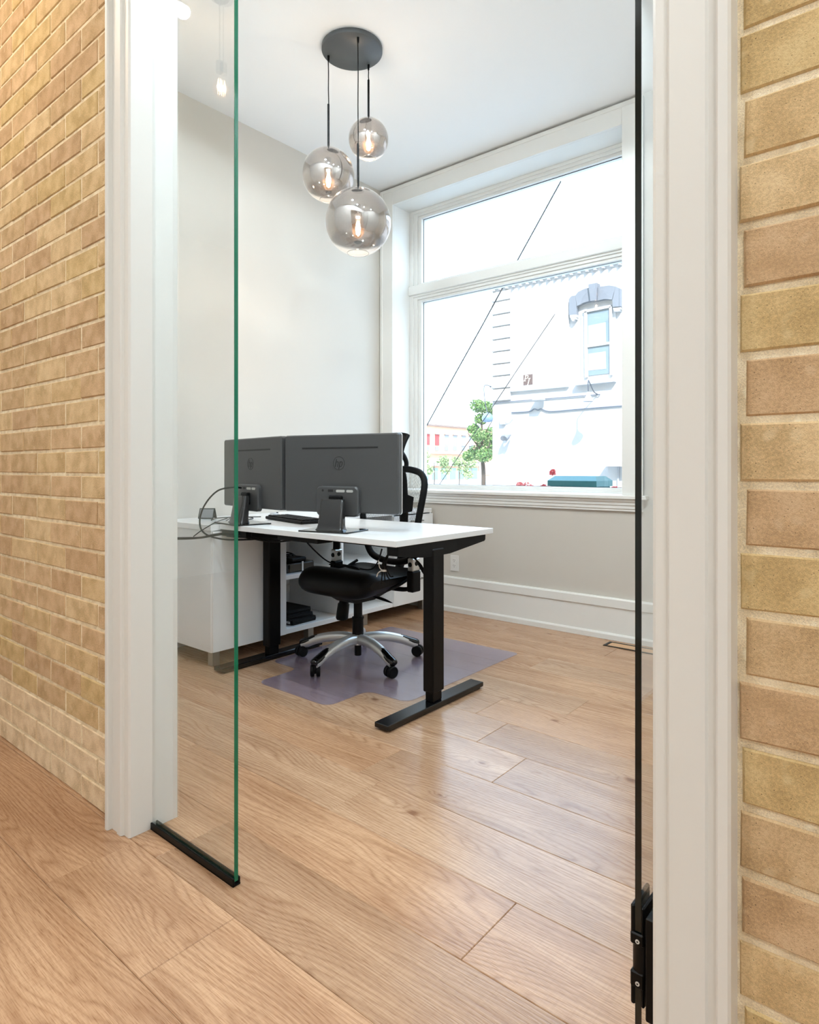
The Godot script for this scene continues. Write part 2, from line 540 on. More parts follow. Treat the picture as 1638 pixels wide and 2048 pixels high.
func build_shell() -> void:
	var st := S()
	# office left wall, window wall with its opening, right wall
	bx(st, Vector3(XL - 0.15, -0.1, -4.15), Vector3(XL, CEIL + 0.2, -1.032))
	tag(obj("wall_left", st, M.wall, self), "pale painted office wall behind the credenza", "wall", "", "structure")
	st = S()
	bx(st, Vector3(XL, -0.1, -4.15), Vector3(-3.335, CEIL, ZW))
	bx(st, Vector3(-1.478, -0.1, -4.15), Vector3(0.35, CEIL, ZW))
	bx(st, Vector3(-3.335, -0.1, -4.15), Vector3(-1.478, 0.862, ZW))
	bx(st, Vector3(-3.335, 3.14, -4.15), Vector3(-1.478, CEIL, ZW))
	tag(obj("wall_back", st, M.wall, self), "beige painted wall around and below the big window", "wall", "", "structure")
	st = S()
	bx(st, Vector3(0.35, -0.1, -4.15), Vector3(0.5, CEIL + 0.2, -1.032))
	tag(obj("wall_right", st, M.hall_wall, self), "painted office wall on the door side", "wall", "", "structure")
	st = S()
	bx(st, Vector3(-5.6, -0.1, -1.032), Vector3(-1.775, CEIL, -0.95))
	bx(st, Vector3(-0.285, -0.1, -1.032), Vector3(1.7, CEIL, -0.95))
	bx(st, Vector3(-1.775, 2.75, -1.032), Vector3(-0.285, CEIL, -0.90))
	tag(obj("wall_front", st, M.hall_wall, self), "painted office side of the wall around the doorway", "wall", "", "structure")
	# ceiling over both rooms, roof slab on top
	st = S()
	bx(st, Vector3(-5.7, CEIL, -4.15), Vector3(1.8, CEIL + 0.3, 2.2))
	tag(obj("ceiling", st, M.ceiling, self), "plain white ceiling above the pendant light", "ceiling", "", "structure")
	# the hall behind the camera
	st = S()
	bx(st, Vector3(-5.7, -0.1, -1.032), Vector3(-5.6, CEIL, 2.1))
	tag(obj("wall_hall_left", st, M.hall_wall, self), "plain wall closing the left end of the hall", "wall", "", "structure")
	st = S()
	bx(st, Vector3(1.7, -0.1, -1.032), Vector3(1.8, CEIL, 2.1))
	tag(obj("wall_hall_right", st, M.hall_wall, self), "plain wall closing the right end of the hall", "wall", "", "structure")
	st = S()
	bx(st, Vector3(-5.7, -0.1, 2.0), Vector3(1.8, CEIL, 2.2))
	tag(obj("wall_hall_back", st, M.hall_wall, self), "plain wall on the far side of the hall", "wall", "", "structure")

func build_floor() -> void:
	var st := S()
	bx(st, Vector3(-5.7, -0.12, -4.15), Vector3(1.8, -0.0125, 2.2))
	var floor_ := tag(obj("floor", st, M.gap, self), "wide oak plank floor running through hall and office", "floor", "", "structure")
	var fixed := {0: -1.269, 2: -0.789, 3: -1.445, 5: -1.155}
	var w := 0.2326
	for row in range(-12, 14):
		var z1 := -0.655 - w * row
		var z0 := maxf(z1 - w, ZW - 0.02)
		if z1 <= ZW: break
		var right := 1.7
		var left := -5.6
		if z0 < -1.04: left = XL; right = 0.35
		var cuts := [left]
		var x: float = fixed.get(row, rng.randf_range(-2.1, -0.4))
		var all := [x]
		var xx := x
		while xx > left + 0.5:
			xx -= rng.randf_range(1.7, 2.2)
			all.push_front(xx)
		xx = x
		while xx < right - 0.5:
			xx += rng.randf_range(1.7, 2.2)
			all.append(xx)
		for c in all:
			if c > left + 0.25 and c < right - 0.25: cuts.append(c)
		cuts.append(right)
		for k in cuts.size() - 1:
			plank(cuts[k], cuts[k + 1], z0, z1, floor_)

func plank(x0: float, x1: float, z0: float, z1: float, parent: Node) -> void:
	var st := S()
	var b := 0.0016
	var g := 0.0004
	var dy := rng.randf_range(-0.0004, 0.0)
	var off := Vector2(rng.randf(), 0.0)
	var flip := rng.randf() < 0.5
	var P := func(x: float, y: float, z: float) -> void:
		var vv := (z - z0) / 0.2326
		st.set_uv(Vector2((x - x0) / 2.4 + off.x, 1.0 - vv if flip else vv))
		st.add_vertex(Vector3(x, y, z))
	var quad := func(a: Array, bb: Array, c: Array, d: Array) -> void:
		for v in [a, c, bb, a, d, c]: P.call(v[0], v[1], v[2])
	var xa := x0 + g; var xb := x1 - g; var za := z0 + g; var zb := z1 - g
	quad.call([xa + b, dy, zb - b], [xb - b, dy, zb - b], [xb - b, dy, za + b], [xa + b, dy, za + b])
	var lo := -0.012
	for e in [lo]:
		quad.call([xa, -b + dy, zb], [xb, -b + dy, zb], [xb - b, dy, zb - b], [xa + b, dy, zb - b])
		quad.call([xb, -b + dy, za], [xa, -b + dy, za], [xa + b, dy, za + b], [xb - b, dy, za + b])
		quad.call([xa, -b + dy, za], [xa, -b + dy, zb], [xa + b, dy, zb - b], [xa + b, dy, za + b])
		quad.call([xb, -b + dy, zb], [xb, -b + dy, za], [xb - b, dy, za + b], [xb - b, dy, zb - b])
		quad.call([xa, e, zb], [xb, e, zb], [xb, -b + dy, zb], [xa, -b + dy, zb])
		quad.call([xb, e, za], [xa, e, za], [xa, -b + dy, za], [xb, -b + dy, za])
		quad.call([xa, e, za], [xa, e, zb], [xa, -b + dy, zb], [xa, -b + dy, za])
		quad.call([xb, e, zb], [xb, e, za], [xb, -b + dy, za], [xb, -b + dy, zb])
	obj("plank", st, M.oak[rng.randi() % M.oak.size()], parent)

func brick_mesh(k: int) -> ArrayMesh:                                   # unit brick face 0.229 x 0.0685, corners a little uneven
	var r := RandomNumberGenerator.new()
	r.seed = 50 + k
	var st := S()
	var w := 0.1145
	var h := 0.0343
	var b := 0.003
	var f := []
	var g := []
	var bk := []
	for s in [Vector2(-1, -1), Vector2(1, -1), Vector2(1, 1), Vector2(-1, 1)]:
		var j := Vector2(r.randf_range(-1, 1), r.randf_range(-1, 1)) * 0.0013
		var p := Vector2(s.x * w, s.y * h) + j
		f.append(Vector3(p.x - s.x * b, p.y - s.y * b * 0.8, r.randf_range(-0.0008, 0.0008)))
		g.append(Vector3(p.x, p.y, -0.0025))
		bk.append(Vector3(p.x, p.y, -0.03))
	q4(st, f[0], f[1], f[2], f[3])
	for i in 4:
		var n := (i + 1) % 4
		q4(st, g[i], g[n], f[n], f[i])
		q4(st, bk[i], bk[n], g[n], g[i])
	st.generate_normals()
	return st.commit()

func build_bricks() -> void:
	var shapes := []
	for k in 5: shapes.append(brick_mesh(k))
	var pitch := 0.0795
	for side in 2:
		var zf := -0.90 if side == 0 else -0.866
		var x_in := -1.845 if side == 0 else -0.214
		var x_out := -5.6 if side == 0 else 1.7
		var st := S()
		bx(st, Vector3(minf(x_in, x_out), -0.1, -0.95), Vector3(maxf(x_in, x_out), CEIL, zf - 0.0035))
		var wall := tag(obj("wall_brick_left" if side == 0 else "wall_brick_right", st, M.mortar, self), "buff brick hall wall left of the doorway" if side == 0 else "buff brick hall wall right of the doorway", "brick wall", "", "structure")
		var far := S()
		var nfar := 0
		for row in 41:
			var y := pitch * row + 0.002
			if y + pitch > CEIL + 0.02: break
			# joints seen in the photograph: -2.000 -2.237 ... on one course, shifted by half on the next
			var start := (-1.88 if row % 2 == 0 else -2.0) if side == 0 else (-0.191 if row % 2 == 0 else -0.191 - 0.06)
			for k in range(-2, 18):
				var cx: float = start - 0.2385 * (k + 0.5) if side == 0 else start + 0.2385 * (k + 0.5)
				cx += rng.randf_range(-0.0015, 0.0015)
				var lo := cx - 0.1145
				var hi := cx + 0.1145
				lo = maxf(lo, minf(x_in, x_out)); hi = minf(hi, maxf(x_in, x_out))
				if side == 1: lo = maxf(lo, -0.191)
				if hi - lo < 0.02: continue
				var near := (lo > -3.32 if side == 0 else hi < 0.65)
				var tilt := rng.randf_range(-0.004, 0.004)
				var proud := rng.randf_range(-0.0015, 0.0015)
				var t := Transform3D(Basis(Vector3(0, 0, 1), tilt).scaled_local(Vector3((hi - lo) / 0.229, 1, 1)), Vector3((lo + hi) / 2, y + 0.0343 + rng.randf_range(-0.0008, 0.0008), zf + proud))
				if near:
					var m: Material = M.bricks[rng.randi() % M.bricks.size()]
					if side == 0 and row < 3: m = M.pale_bricks[rng.randi() % 2]
					put("brick", shapes[rng.randi() % 5], m, wall).transform = t
				else:
					far.append_from(shapes[rng.randi() % 5], 0, t)
					nfar += 1
		if nfar > 0:
			var o := put("brickwork", far.commit(), M.bricks[0], wall)
			o.set_meta("kind", "stuff")

func build_trim() -> void:
	# door casings: an outer band, a flat, an inner bead, and the jamb; the bottom follows the floor
	for side in 2:
		var t := thing("trim_%d" % (side + 1), "white moulded door casing beside the sidelight" if side == 0 else "white moulded door casing beside the glass door", "door casing", Vector3.ZERO, 0, "", "structure")
		var prof: Array
		if side == 0:
			prof = [Vector2(-1.872, -0.902), Vector2(-1.872, -0.866), Vector2(-1.869, -0.862), Vector2(-1.858, -0.862), Vector2(-1.855, -0.866), Vector2(-1.855, -0.877), Vector2(-1.822, -0.877), Vector2(-1.819, -0.873), Vector2(-1.80, -0.873), Vector2(-1.797, -0.877), Vector2(-1.795, -0.883), Vector2(-1.772, -0.883), Vector2(-1.767, -0.888), Vector2(-1.767, -1.032), Vector2(-1.79, -1.032), Vector2(-1.79, -0.902)]
		else:
			prof = [Vector2(-0.194, -0.872), Vector2(-0.194, -0.838), Vector2(-0.197, -0.834), Vector2(-0.208, -0.834), Vector2(-0.211, -0.838), Vector2(-0.211, -0.846), Vector2(-0.222, -0.846), Vector2(-0.225, -0.843), Vector2(-0.268, -0.843), Vector2(-0.271, -0.846), Vector2(-0.273, -0.851), Vector2(-0.288, -0.851), Vector2(-0.293, -0.856), Vector2(-0.293, -1.032), Vector2(-0.27, -1.032), Vector2(-0.27, -0.872)]
		var pl := PackedVector2Array()
		for p in prof: pl.append(Vector2(p.x, -p.y))
		var st := S()
		prism(st, pl, 2.85, Transform3D(Basis(Vector3(1, 0, 0), -PI / 2), Vector3(0, 0.0005, 0)))
		obj("casing", st, M.trim, t)
	var h := thing("trim_3", "white casing across the head of the doorway", "door casing", Vector3.ZERO, 0, "", "structure")
	box_part("casing", Vector3(-1.90, 2.75, -0.90), Vector3(-0.17, 2.87, -0.835), M.trim, h, 0.004)
	# baseboards of the office
	var bp := [Vector2(0, 0), Vector2(0.024, 0), Vector2(0.024, 0.030), Vector2(0.019, 0.040), Vector2(0.014, 0.040), Vector2(0.014, 0.196), Vector2(0.022, 0.200), Vector2(0.022, 0.248), Vector2(0.016, 0.257), Vector2(0, 0.257)]
	var poly := PackedVector2Array()
	for p in bp: poly.append(p)
	var st := S()
	prism(st, poly, 3.80, Transform3D(Basis(Vector3(0, 0, 1), Vector3(0, 1, 0), Vector3(1, 0, 0)), Vector3(XL + 0.003, 0.0005, ZW)))
	tag(obj("baseboard_back", st, M.trim, self), "tall white baseboard under the window", "baseboard", "", "structure")
	st = S()
	prism(st, poly, 2.75, Transform3D(Basis(Vector3(1, 0, 0), Vector3(0, 1, 0), Vector3(0, 0, 1)), Vector3(XL, 0.0005, ZW + 0.026)))
	tag(obj("baseboard_left", st, M.trim, self), "tall white baseboard behind the credenza", "baseboard", "", "structure")

func build_window() -> void:
	var w := thing("window_1", "big white framed office window with a transom light above", "window", Vector3.ZERO, 0, "", "structure")
	var L := -3.329
	var R := -1.484
	var B := 0.888
	var T := 3.13
	var zf := ZW + 0.026
	# casing: flat with a raised outer band
	var st := S()
	bx(st, Vector3(-3.458, B, ZW), Vector3(L, 3.26, zf - 0.006), 0.002)
	bx(st, Vector3(-3.458, B, ZW), Vector3(-3.43, 3.26, zf), 0.003)
	obj("casing", st, M.trim, w)
	st = S()
	bx(st, Vector3(R, B, ZW), Vector3(-1.355, 3.26, zf - 0.006), 0.002)
	bx(st, Vector3(-1.383, B, ZW), Vector3(-1.355, 3.26, zf), 0.003)
	obj("casing", st, M.trim, w)
	st = S()
	bx(st, Vector3(L, T, ZW), Vector3(R, 3.26, zf - 0.006), 0.002)
	bx(st, Vector3(-3.43, 3.232, ZW), Vector3(-1.383, 3.26, zf), 0.003)
	obj("head_casing", st, M.trim, w)
	# stool and moulded apron
	box_part("window_stool", Vector3(-3.46, 0.862, -4.0), Vector3(-1.33, 0.888, ZW + 0.052), M.trim, w, 0.005)
	st = S()
	var ap := PackedVector2Array([Vector2(0, 0.790), Vector2(0.016, 0.790), Vector2(0.016, 0.800), Vector2(0.022, 0.806), Vector2(0.022, 0.822), Vector2(0.028, 0.828), Vector2(0.028, 0.842), Vector2(0.038, 0.850), Vector2(0.042, 0.861), Vector2(0, 0.861)])
	prism(st, ap, 2.1, Transform3D(Basis(Vector3(0, 0, 1), Vector3(0, 1, 0), Vector3(1, 0, 0)), Vector3(-3.46, 0, ZW)))
	obj("apron", st, M.trim, w)
	# deep reveal boards
	st = S()
	bx(st, Vector3(L - 0.006, B, -4.14), Vector3(L, T, ZW))
	bx(st, Vector3(R, B, -4.14), Vector3(R + 0.006, T, ZW))
	bx(st, Vector3(L - 0.006, T, -4.14), Vector3(R + 0.006, T + 0.008, ZW))
	bx(st, Vector3(L - 0.006, B - 0.03, -4.14), Vector3(R + 0.006, B, -4.0))
	obj("reveal", st, M.trim, w)
	# frame in three steps round each light
	var frame := func(called: String, x0: float, x1: float, y0: float, y1: float, wl: float, wr: float, wb: float, wt: float) -> void:
		var s2 := S()
		for k in 3:
			var e0 := k / 3.0
			var e1 := (k + 1) / 3.0
			var z1 := -4.005 - 0.012 * k
			var xa := x0 + wl * e0; var xb := x1 - wr * e0
			var ya := y0 + wb * e0; var yb := y1 - wt * e0
			bx(s2, Vector3(xa, ya, -4.10), Vector3(x0 + wl * e1, yb, z1), 0.001)
			bx(s2, Vector3(x1 - wr * e1, ya, -4.10), Vector3(xb, yb, z1), 0.001)
			bx(s2, Vector3(x0 + wl * e1 - 0.001, ya, -4.10), Vector3(x1 - wr * e1 + 0.001, y0 + wb * e1, z1 - 0.0004), 0.001)
			bx(s2, Vector3(x0 + wl * e1 - 0.001, y1 - wt * e1, -4.10), Vector3(x1 - wr * e1 + 0.001, yb, z1 - 0.0004), 0.001)
		obj(called, s2, M.trim, w)
	frame.call("transom_frame", L, R, 2.515, T, 0.103, 0.08, 0.030, 0.064)
	frame.call("sash_frame", L, R, B, 2.455, 0.103, 0.08, 0.034, 0.062)
	box_part("transom_bar", Vector3(L, 2.450, -4.10), Vector3(R, 2.522, -3.985), M.trim, w, 0.004)
	for p in [[2.54, 3.07, "transom_pane"], [0.918, 2.398, "window_pane"]]:
		box_part(p[2], Vector3(L + 0.098, p[0], -4.066), Vector3(R - 0.076, p[1], -4.062), M.window_pane, w)
		st = S()
		var x0: float = L + 0.1015
		var x1: float = R - 0.079
		for e in [[x0, p[0], x0 + 0.0035, p[1]], [x1 - 0.0035, p[0], x1, p[1]], [x0, p[1] - 0.0065, x1, p[1] - 0.003], [x0, p[0] + 0.003, x1, p[0] + 0.0065]]:
			bx(st, Vector3(e[0], e[1], -4.061), Vector3(e[2], e[3], -4.055))
		obj("gasket", st, M.slot, w)

func build_glass() -> void:
	# fixed sidelight in a black floor channel; its polished edge shows green
	var t := thing("glass_sidelight", "fixed frameless glass panel in a black floor channel beside the white casing", "glass panel")
	box_part("glass", Vector3(-1.766, 0.012, -0.962), Vector3(-1.3645, 2.749, -0.952), M.pane, t)
	box_part("polished_edge", Vector3(-1.3644, 0.012, -0.9622), Vector3(-1.3622, 2.749, -0.9518), M.green_edge, t)
	var st := S()
	bx(st, Vector3(-1.766, 0.001, -0.968), Vector3(-1.361, 0.004, -0.946))
	bx(st, Vector3(-1.766, 0.001, -0.9515), Vector3(-1.361, 0.020, -0.946), 0.001)
	bx(st, Vector3(-1.766, 0.001, -0.968), Vector3(-1.361, 0.020, -0.9625), 0.001)
	obj("floor_channel", st, M.black_metal, t)
	# glass door swung open into the office, on a black patch hinge
	var d := thing("door_1", "frameless glass door standing open on a black patch hinge", "glass door", Vector3.ZERO, 0, "", "structure")
	var x0 := -0.3535
	var x1 := -0.3445
	box_part("glass", Vector3(x0, 0.012, -1.93), Vector3(x1, 2.745, -0.9575), M.pane, d)
	box_part("polished_edge", Vector3(x0 - 0.0001, 0.012, -0.9574), Vector3(x1 + 0.0001, 2.745, -0.9555), M.dark_edge, d)
	for y in [0.244, 2.30]:
		var hg := Node3D.new()
		hg.name = "patch_hinge"
		d.add_child(hg, true)
		st = S()
		bx(st, Vector3(x0 - 0.0065, y + 0.092, -1.02), Vector3(x0, y + 0.150, -0.9535), 0.002)
		bx(st, Vector3(x1, y + 0.092, -1.02), Vector3(x1 + 0.005, y + 0.150, -0.9535), 0.002)
		bx(st, Vector3(x0 - 0.0065, y + 0.092, -0.9555), Vector3(x1 + 0.005, y + 0.110, -0.9515), 0.002)
		bx(st, Vector3(x0 - 0.0065, y, -1.02), Vector3(x0, y + 0.052, -0.9535), 0.002)
		bx(st, Vector3(x1, y, -1.02), Vector3(x1 + 0.005, y + 0.052, -0.9535), 0.002)
		bx(st, Vector3(x0 - 0.0065, y + 0.028, -0.9555), Vector3(x1 + 0.005, y + 0.052, -0.9515), 0.002)
		obj("clamp_plate", st, M.black_metal, hg)
		st = S()
		cyl(st, Vector3(-0.3465, y + 0.05, -0.966), Vector3(-0.3465, y + 0.094, -0.966), 0.0135, 0.0135, 20)
		obj("barrel", st, M.black_metal, hg)
		box_part("wall_plate", Vector3(-0.336, y - 0.012, -1.01), Vector3(-0.2935, y + 0.142, -0.948), M.black_metal, hg, 0.002)
		for k in [0.036, 0.099]:
			st = S()
			cyl(st, Vector3(-0.3485, y + k, -0.9518), Vector3(-0.3485, y + k, -0.9505), 0.0032, 0.0032, 14)
			var sc := obj("screw", st, M.plastic_white, hg)
			st = S()
			cyl(st, Vector3(-0.3485, y + k, -0.9506), Vector3(-0.3485, y + k, -0.9502), 0.0014, 0.0014, 6)
			obj("socket", st, M.slot, sc)

func build_credenza() -> void:
	var xf := -2.935
	var xb := XL + 0.003
	var z0 := -1.905
	var z1 := -3.783
	var y0 := 0.082
	var y1 := 0.752
	var t := thing("credenza", "long glossy white credenza with open shelves along the office wall", "cabinet", Vector3(xf, 0, z0))
	var o := -Vector3(xf, 0, z0)
	var P := func(called: String, lo: Vector3, hi: Vector3, m: Material, par: Node3D) -> MeshInstance3D:
		return box_part(called, lo + o, hi + o, m, par, 0.0012)
	P.call("top", Vector3(xb, y1 - 0.03, z1), Vector3(xf + 0.004, y1, z0 + 0.004), M.white, t)
	P.call("bottom", Vector3(xb, y0, z1), Vector3(xf, y0 + 0.03, z0), M.white, t)
	P.call("back", Vector3(xb, y0 + 0.03, z1), Vector3(xb + 0.012, y1 - 0.03, z0), M.inside_white, t)
	for z in [z0 - 0.009, -2.385, -2.86, -3.35, z1 + 0.009]:
		P.call("side_panel" if z in [z0 - 0.009, z1 + 0.009] else "divider", Vector3(xb, y0 + 0.03, z - 0.009), Vector3(xf, y1 - 0.03, z + 0.009), M.white, t)
	for s in [[-2.394, -2.851], [-2.869, -3.341]]:
		P.call("shelf", Vector3(xb + 0.012, 0.398, s[1]), Vector3(xf - 0.004, 0.424, s[0]), M.inside_white, t)
	P.call("door", Vector3(xf - 0.001, y0 + 0.004, -2.392), Vector3(xf + 0.017, y1 - 0.034, z0 - 0.002), M.white, t)
	for k in 3:
		var ya := y0 + 0.004 + k * 0.2105
		var dr: MeshInstance3D = P.call("drawer", Vector3(xf - 0.001, ya, z1 + 0.002), Vector3(xf + 0.017, ya + 0.207, -3.343), M.white, t)
		var st := S()
		var zc := -3.585
		tube(st, [Vector3(xf + 0.017, ya + 0.165, zc - 0.06) + o, Vector3(xf + 0.042, ya + 0.165, zc - 0.055) + o, Vector3(xf + 0.042, ya + 0.165, zc + 0.055) + o, Vector3(xf + 0.017, ya + 0.165, zc + 0.06) + o], 0.005, 8)
		obj("handle", st, M.steel, dr)
	for z in [z0 - 0.05, -2.62, -3.10, z1 + 0.05]:
		for x in [xf - 0.05, xb + 0.05]:
			P.call("leg", Vector3(x - 0.022, 0.001, z - 0.022), Vector3(x + 0.022, y0, z + 0.022), M.steel, t)
	# things on the shelves
	var b := thing("router", "black network box with a coiled cable on the upper credenza shelf", "network device", Vector3(-3.12, 0.4245, -2.56))
	var st2 := S()
	prism(st2, rrect(0.28, 0.22, 0.02), 0.055, Transform3D(Basis(Vector3(1, 0, 0), -PI / 2), Vector3.ZERO), 0.006)
	obj("case", st2, M.gloss_black, b)
	st2 = S()
	bx(st2, Vector3(0.02, 0.0555, -0.06), Vector3(0.12, 0.082, 0.06), 0.008)
	obj("adapter", st2, M.black, b)
	st2 = S()
	for k in 3:
		var pts := []
		for i in 22: pts.append(Vector3(-0.04 + cos(i * 0.3) * (0.055 + 0.008 * k), 0.062 + 0.011 * k + 0.006 * sin(i * 0.9 + k), sin(i * 0.3) * (0.07 + 0.006 * k)))
		tube(st2, pts, 0.004, 6)
	obj("cable_coil", st2, M.cable, b)
	st2 = S()
	bx(st2, Vector3(0.141, 0.004, -0.012), Vector3(0.144, 0.062, 0.0), 0.001)
	obj("cable_tie", st2, M.plastic_white, b)
	for k in 3:
		var bk := thing("binder", ["flat black notebook at the bottom of the stack on the lower shelf", "flat black notebook in the middle of the stack on the lower shelf", "flat black notebook on top of the stack on the lower shelf"][k], "notebook", Vector3(-3.10 - 0.012 * k, 0.1125 + 0.0275 * k, -2.57 + 0.01 * k), [0.04, -0.06, 0.02][k], "notebooks on the lower shelf")
		st2 = S()
		prism(st2, rrect(0.26, 0.20, 0.012, 3), 0.005, Transform3D(Basis(Vector3(1, 0, 0), -PI / 2), Vector3.ZERO), 0.001)
		prism(st2, rrect(0.26, 0.20, 0.012, 3), 0.005, Transform3D(Basis(Vector3(1, 0, 0), -PI / 2), Vector3(0, 0.022, 0)), 0.001)
		tube(st2, [Vector3(0.118, 0.0135, -0.095), Vector3(0.118, 0.0135, 0.095)], 0.013, 10)
		obj("cover", st2, M.soft_black, bk)
		st2 = S()
		bx(st2, Vector3(-0.12, 0.0055, -0.094), Vector3(0.105, 0.0218, 0.094))
		obj("pages", st2, M.plastic_white, bk)

func build_desk() -> void:
	var yt := 0.756
	var t := thing("desk", "white topped standing desk on black T-shaped metal legs", "desk", Vector3(-2.31, 0, -2.30))
	var o := -Vector3(-2.31, 0, -2.30)
	box_part("desktop", Vector3(-2.915, yt - 0.026, -2.675) + o, Vector3(-1.69, yt, -1.945) + o, M.desk_white, t, 0.0015)
	for k in 2:
		var x: float = [-2.845, -1.717][k]
		var st := S()
		# foot: a plate with folded sides on pads
		bx(st, Vector3(x - 0.037, 0.009, -2.573) + o, Vector3(x + 0.037, 0.030, -1.887) + o, 0.0025)
		bx(st, Vector3(x - 0.031, 0.001, -2.555) + o, Vector3(x + 0.031, 0.009, -1.905) + o, 0.002)
		obj("foot", st, M.foot, t)
		st = S()
		bx(st, Vector3(x - 0.022, 0.030, -2.262) + o, Vector3(x + 0.022, 0.10, -2.198) + o, 0.003)
		bx(st, Vector3(x - 0.029, 0.072, -2.271) + o, Vector3(x + 0.029, 0.700, -2.189) + o, 0.005)
		obj("leg", st, M.black_metal, t)
		# top bracket, tapering to the far end
		st = S()
		var pl := PackedVector2Array([Vector2(-1.965, 0.7295), Vector2(-1.965, 0.690), Vector2(-2.14, 0.668), Vector2(-2.32, 0.668), Vector2(-2.60, 0.700), Vector2(-2.608, 0.706), Vector2(-2.61, 0.7295)])
		prism(st, pl, 0.062, Transform3D(Basis(Vector3(0, 0, 1), Vector3(0, 1, 0), Vector3(-1, 0, 0)), Vector3(x + 0.024, 0, 0) + o))
		obj("bracket", st, M.black_metal, t)
	var st3 := S()
	bx(st3, Vector3(-2.83, 0.690, -2.20) + o, Vector3(-1.73, 0.7295, -2.16) + o, 0.003)
	bx(st3, Vector3(-2.83, 0.690, -2.32) + o, Vector3(-1.73, 0.7295, -2.28) + o, 0.003)
	bx(st3, Vector3(-2.91, 0.695, -1.99) + o, Vector3(-2.70, 0.7295, -1.955) + o, 0.002)
	obj("frame_rail", st3, M.black_metal, t)
	st3 = S()
	bx(st3, Vector3(-2.55, 0.694, -2.13) + o, Vector3(-2.25, 0.7295, -2.03) + o, 0.004)
	obj("control_box", st3, M.black, t)

func build_monitors() -> void:
	var spots := [[Vector3(-2.190, 0.7565, -2.085), 13.4, "wide black monitor seen from behind on the free end of the desk"], [Vector3(-2.851, 0.7565, -2.055), -8.5, "black monitor seen from behind beside the credenza, with a cable plugged in"]]
	for sp in spots:
		var t := thing("computer_monitor", sp[2], "monitor", sp[0], deg_to_rad(sp[1]), "pair of monitors on the desk")
		var st := S()
		prism(st, rrect(0.27, 0.20, 0.012, 3), 0.0065, Transform3D(Basis(Vector3(1, 0, 0), -PI / 2), Vector3(0, 0, 0.012)), 0.0015)
		obj("base_plate", st, M.gloss_black, t)
		# stand neck: a leaning, slightly tapered block
		st = S()
		var rings := []
		for e in [[0.0065, 0.074, 0.030, 0.022], [0.014, 0.069, 0.026, 0.020], [0.03, 0.066, 0.023, 0.018], [0.145, 0.062, 0.016, 0.005], [0.149, 0.059, 0.013, 0.004]]:
			var ring := []
			for p in rrect(e[1] * 2, e[2] * 2, minf(0.012, e[2] * 0.9), 4): ring.append(Vector3(p.x, e[0], -p.y + e[3] + 0.012))
			rings.append(ring)
		st.set_smooth_group(4)
		for i in rings.size() - 1:
			for k in rings[i].size():
				var k2: int = (k + 1) % rings[i].size()
				q4(st, rings[i][k], rings[i][k2], rings[i + 1][k2], rings[i + 1][k])
		st.set_smooth_group(-1)
		var lastr: Array = rings[-1]
		for k in range(1, lastr.size() - 1): t3(st, lastr[0], lastr[k], lastr[k + 1])
		obj("stand_neck", st, M.neck, t)
		st = S()
		bx(st, Vector3(-0.035, 0.10, -0.03), Vector3(0.035, 0.165, 0.008), 0.006)
		obj("hinge_block", st, M.black, t)
		# housing: rounded back, silver line at the front rim
		var y0 := 0.082
		var yc := y0 + 0.1865
		st = S()
		prism(st, rrect(0.636, 0.373, 0.012, 4), 0.030, Transform3D(Basis(), Vector3(0, yc, -0.064)), 0.0055)
		var body := obj("housing", st, M.monitor, t)
		st = S()
		prism(st, rrect(0.640, 0.377, 0.013, 4), 0.007, Transform3D(Basis(), Vector3(0, yc, -0.072)))
		obj("rim", st, M.silver, t)
		st = S()
		bx(st, Vector3(-0.305, y0 + 0.02, -0.0735), Vector3(0.305, y0 + 0.36, -0.0722))
		obj("screen", st, M.screen, t)
		st = S()
		prism(st, rrect(0.235, 0.142, 0.024, 5), 0.026, Transform3D(Basis(), Vector3(0, y0 + 0.055, -0.040)), 0.006)
		obj("port_housing", st, M.monitor, t)
		# long vent slot
		st = S()
		bx(st, Vector3(-0.212, y0 + 0.304, -0.0345), Vector3(0.212, y0 + 0.312, -0.0333))
		obj("vent_slot", st, M.monitor_dark, body)
		# ports
		st = S()
		cyl(st, Vector3(-0.078, y0 + 0.106, -0.0145), Vector3(-0.078, y0 + 0.106, -0.0135), 0.006, 0.006, 14)
		obj("port", st, M.monitor_dark, t)
		st = S()
		bx(st, Vector3(-0.048, y0 + 0.099, -0.0145), Vector3(-0.020, y0 + 0.111, -0.0135))
		obj("port", st, M.monitor_dark, t)
		st = S()
		prism(st, rrect(0.048, 0.012, 0.0055, 3), 0.003, Transform3D(Basis(), Vector3(0.022, y0 + 0.104, -0.0145)))
		obj("port", st, M.port, t)
		st = S()
		prism(st, rrect(0.036, 0.012, 0.0055, 3), 0.003, Transform3D(Basis(), Vector3(0.073, y0 + 0.104, -0.0145)))
		obj("port", st, M.port, t)
		# maker's mark: a ring with two slanted letters
		var mark := Node3D.new()
		mark.name = "logo"
		t.add_child(mark)
		mark.position = Vector3(0, y0 + 0.235, -0.0338)
		st = S()
		var ringp := []
		for k in 40: ringp.append(Vector3(cos(TAU * k / 40) * 0.031, sin(TAU * k / 40) * 0.031, 0))
		tube(st, ringp, 0.0011, 5, 1.0, Vector3.BACK, false, true)
		obj("ring", st, M.monitor_dark, mark)
		var tm := TextMesh.new()
		tm.text = "hp"
		tm.font = font("Droid Sans")
		tm.font_size = 32
		tm.pixel_size = 0.00118
		tm.depth = 0.0014
		var tx := put("lettering", tm, M.monitor_dark, mark)
		tx.transform = Transform3D(Basis(Vector3(1, 0, 0), Vector3(0.26, 1.25, 0), Vector3(0, 0, 1)), Vector3(0, -0.001, 0))

func font(n: String) -> SystemFont:
	var f := SystemFont.new()
	f.font_names = PackedStringArray([n])
	return f

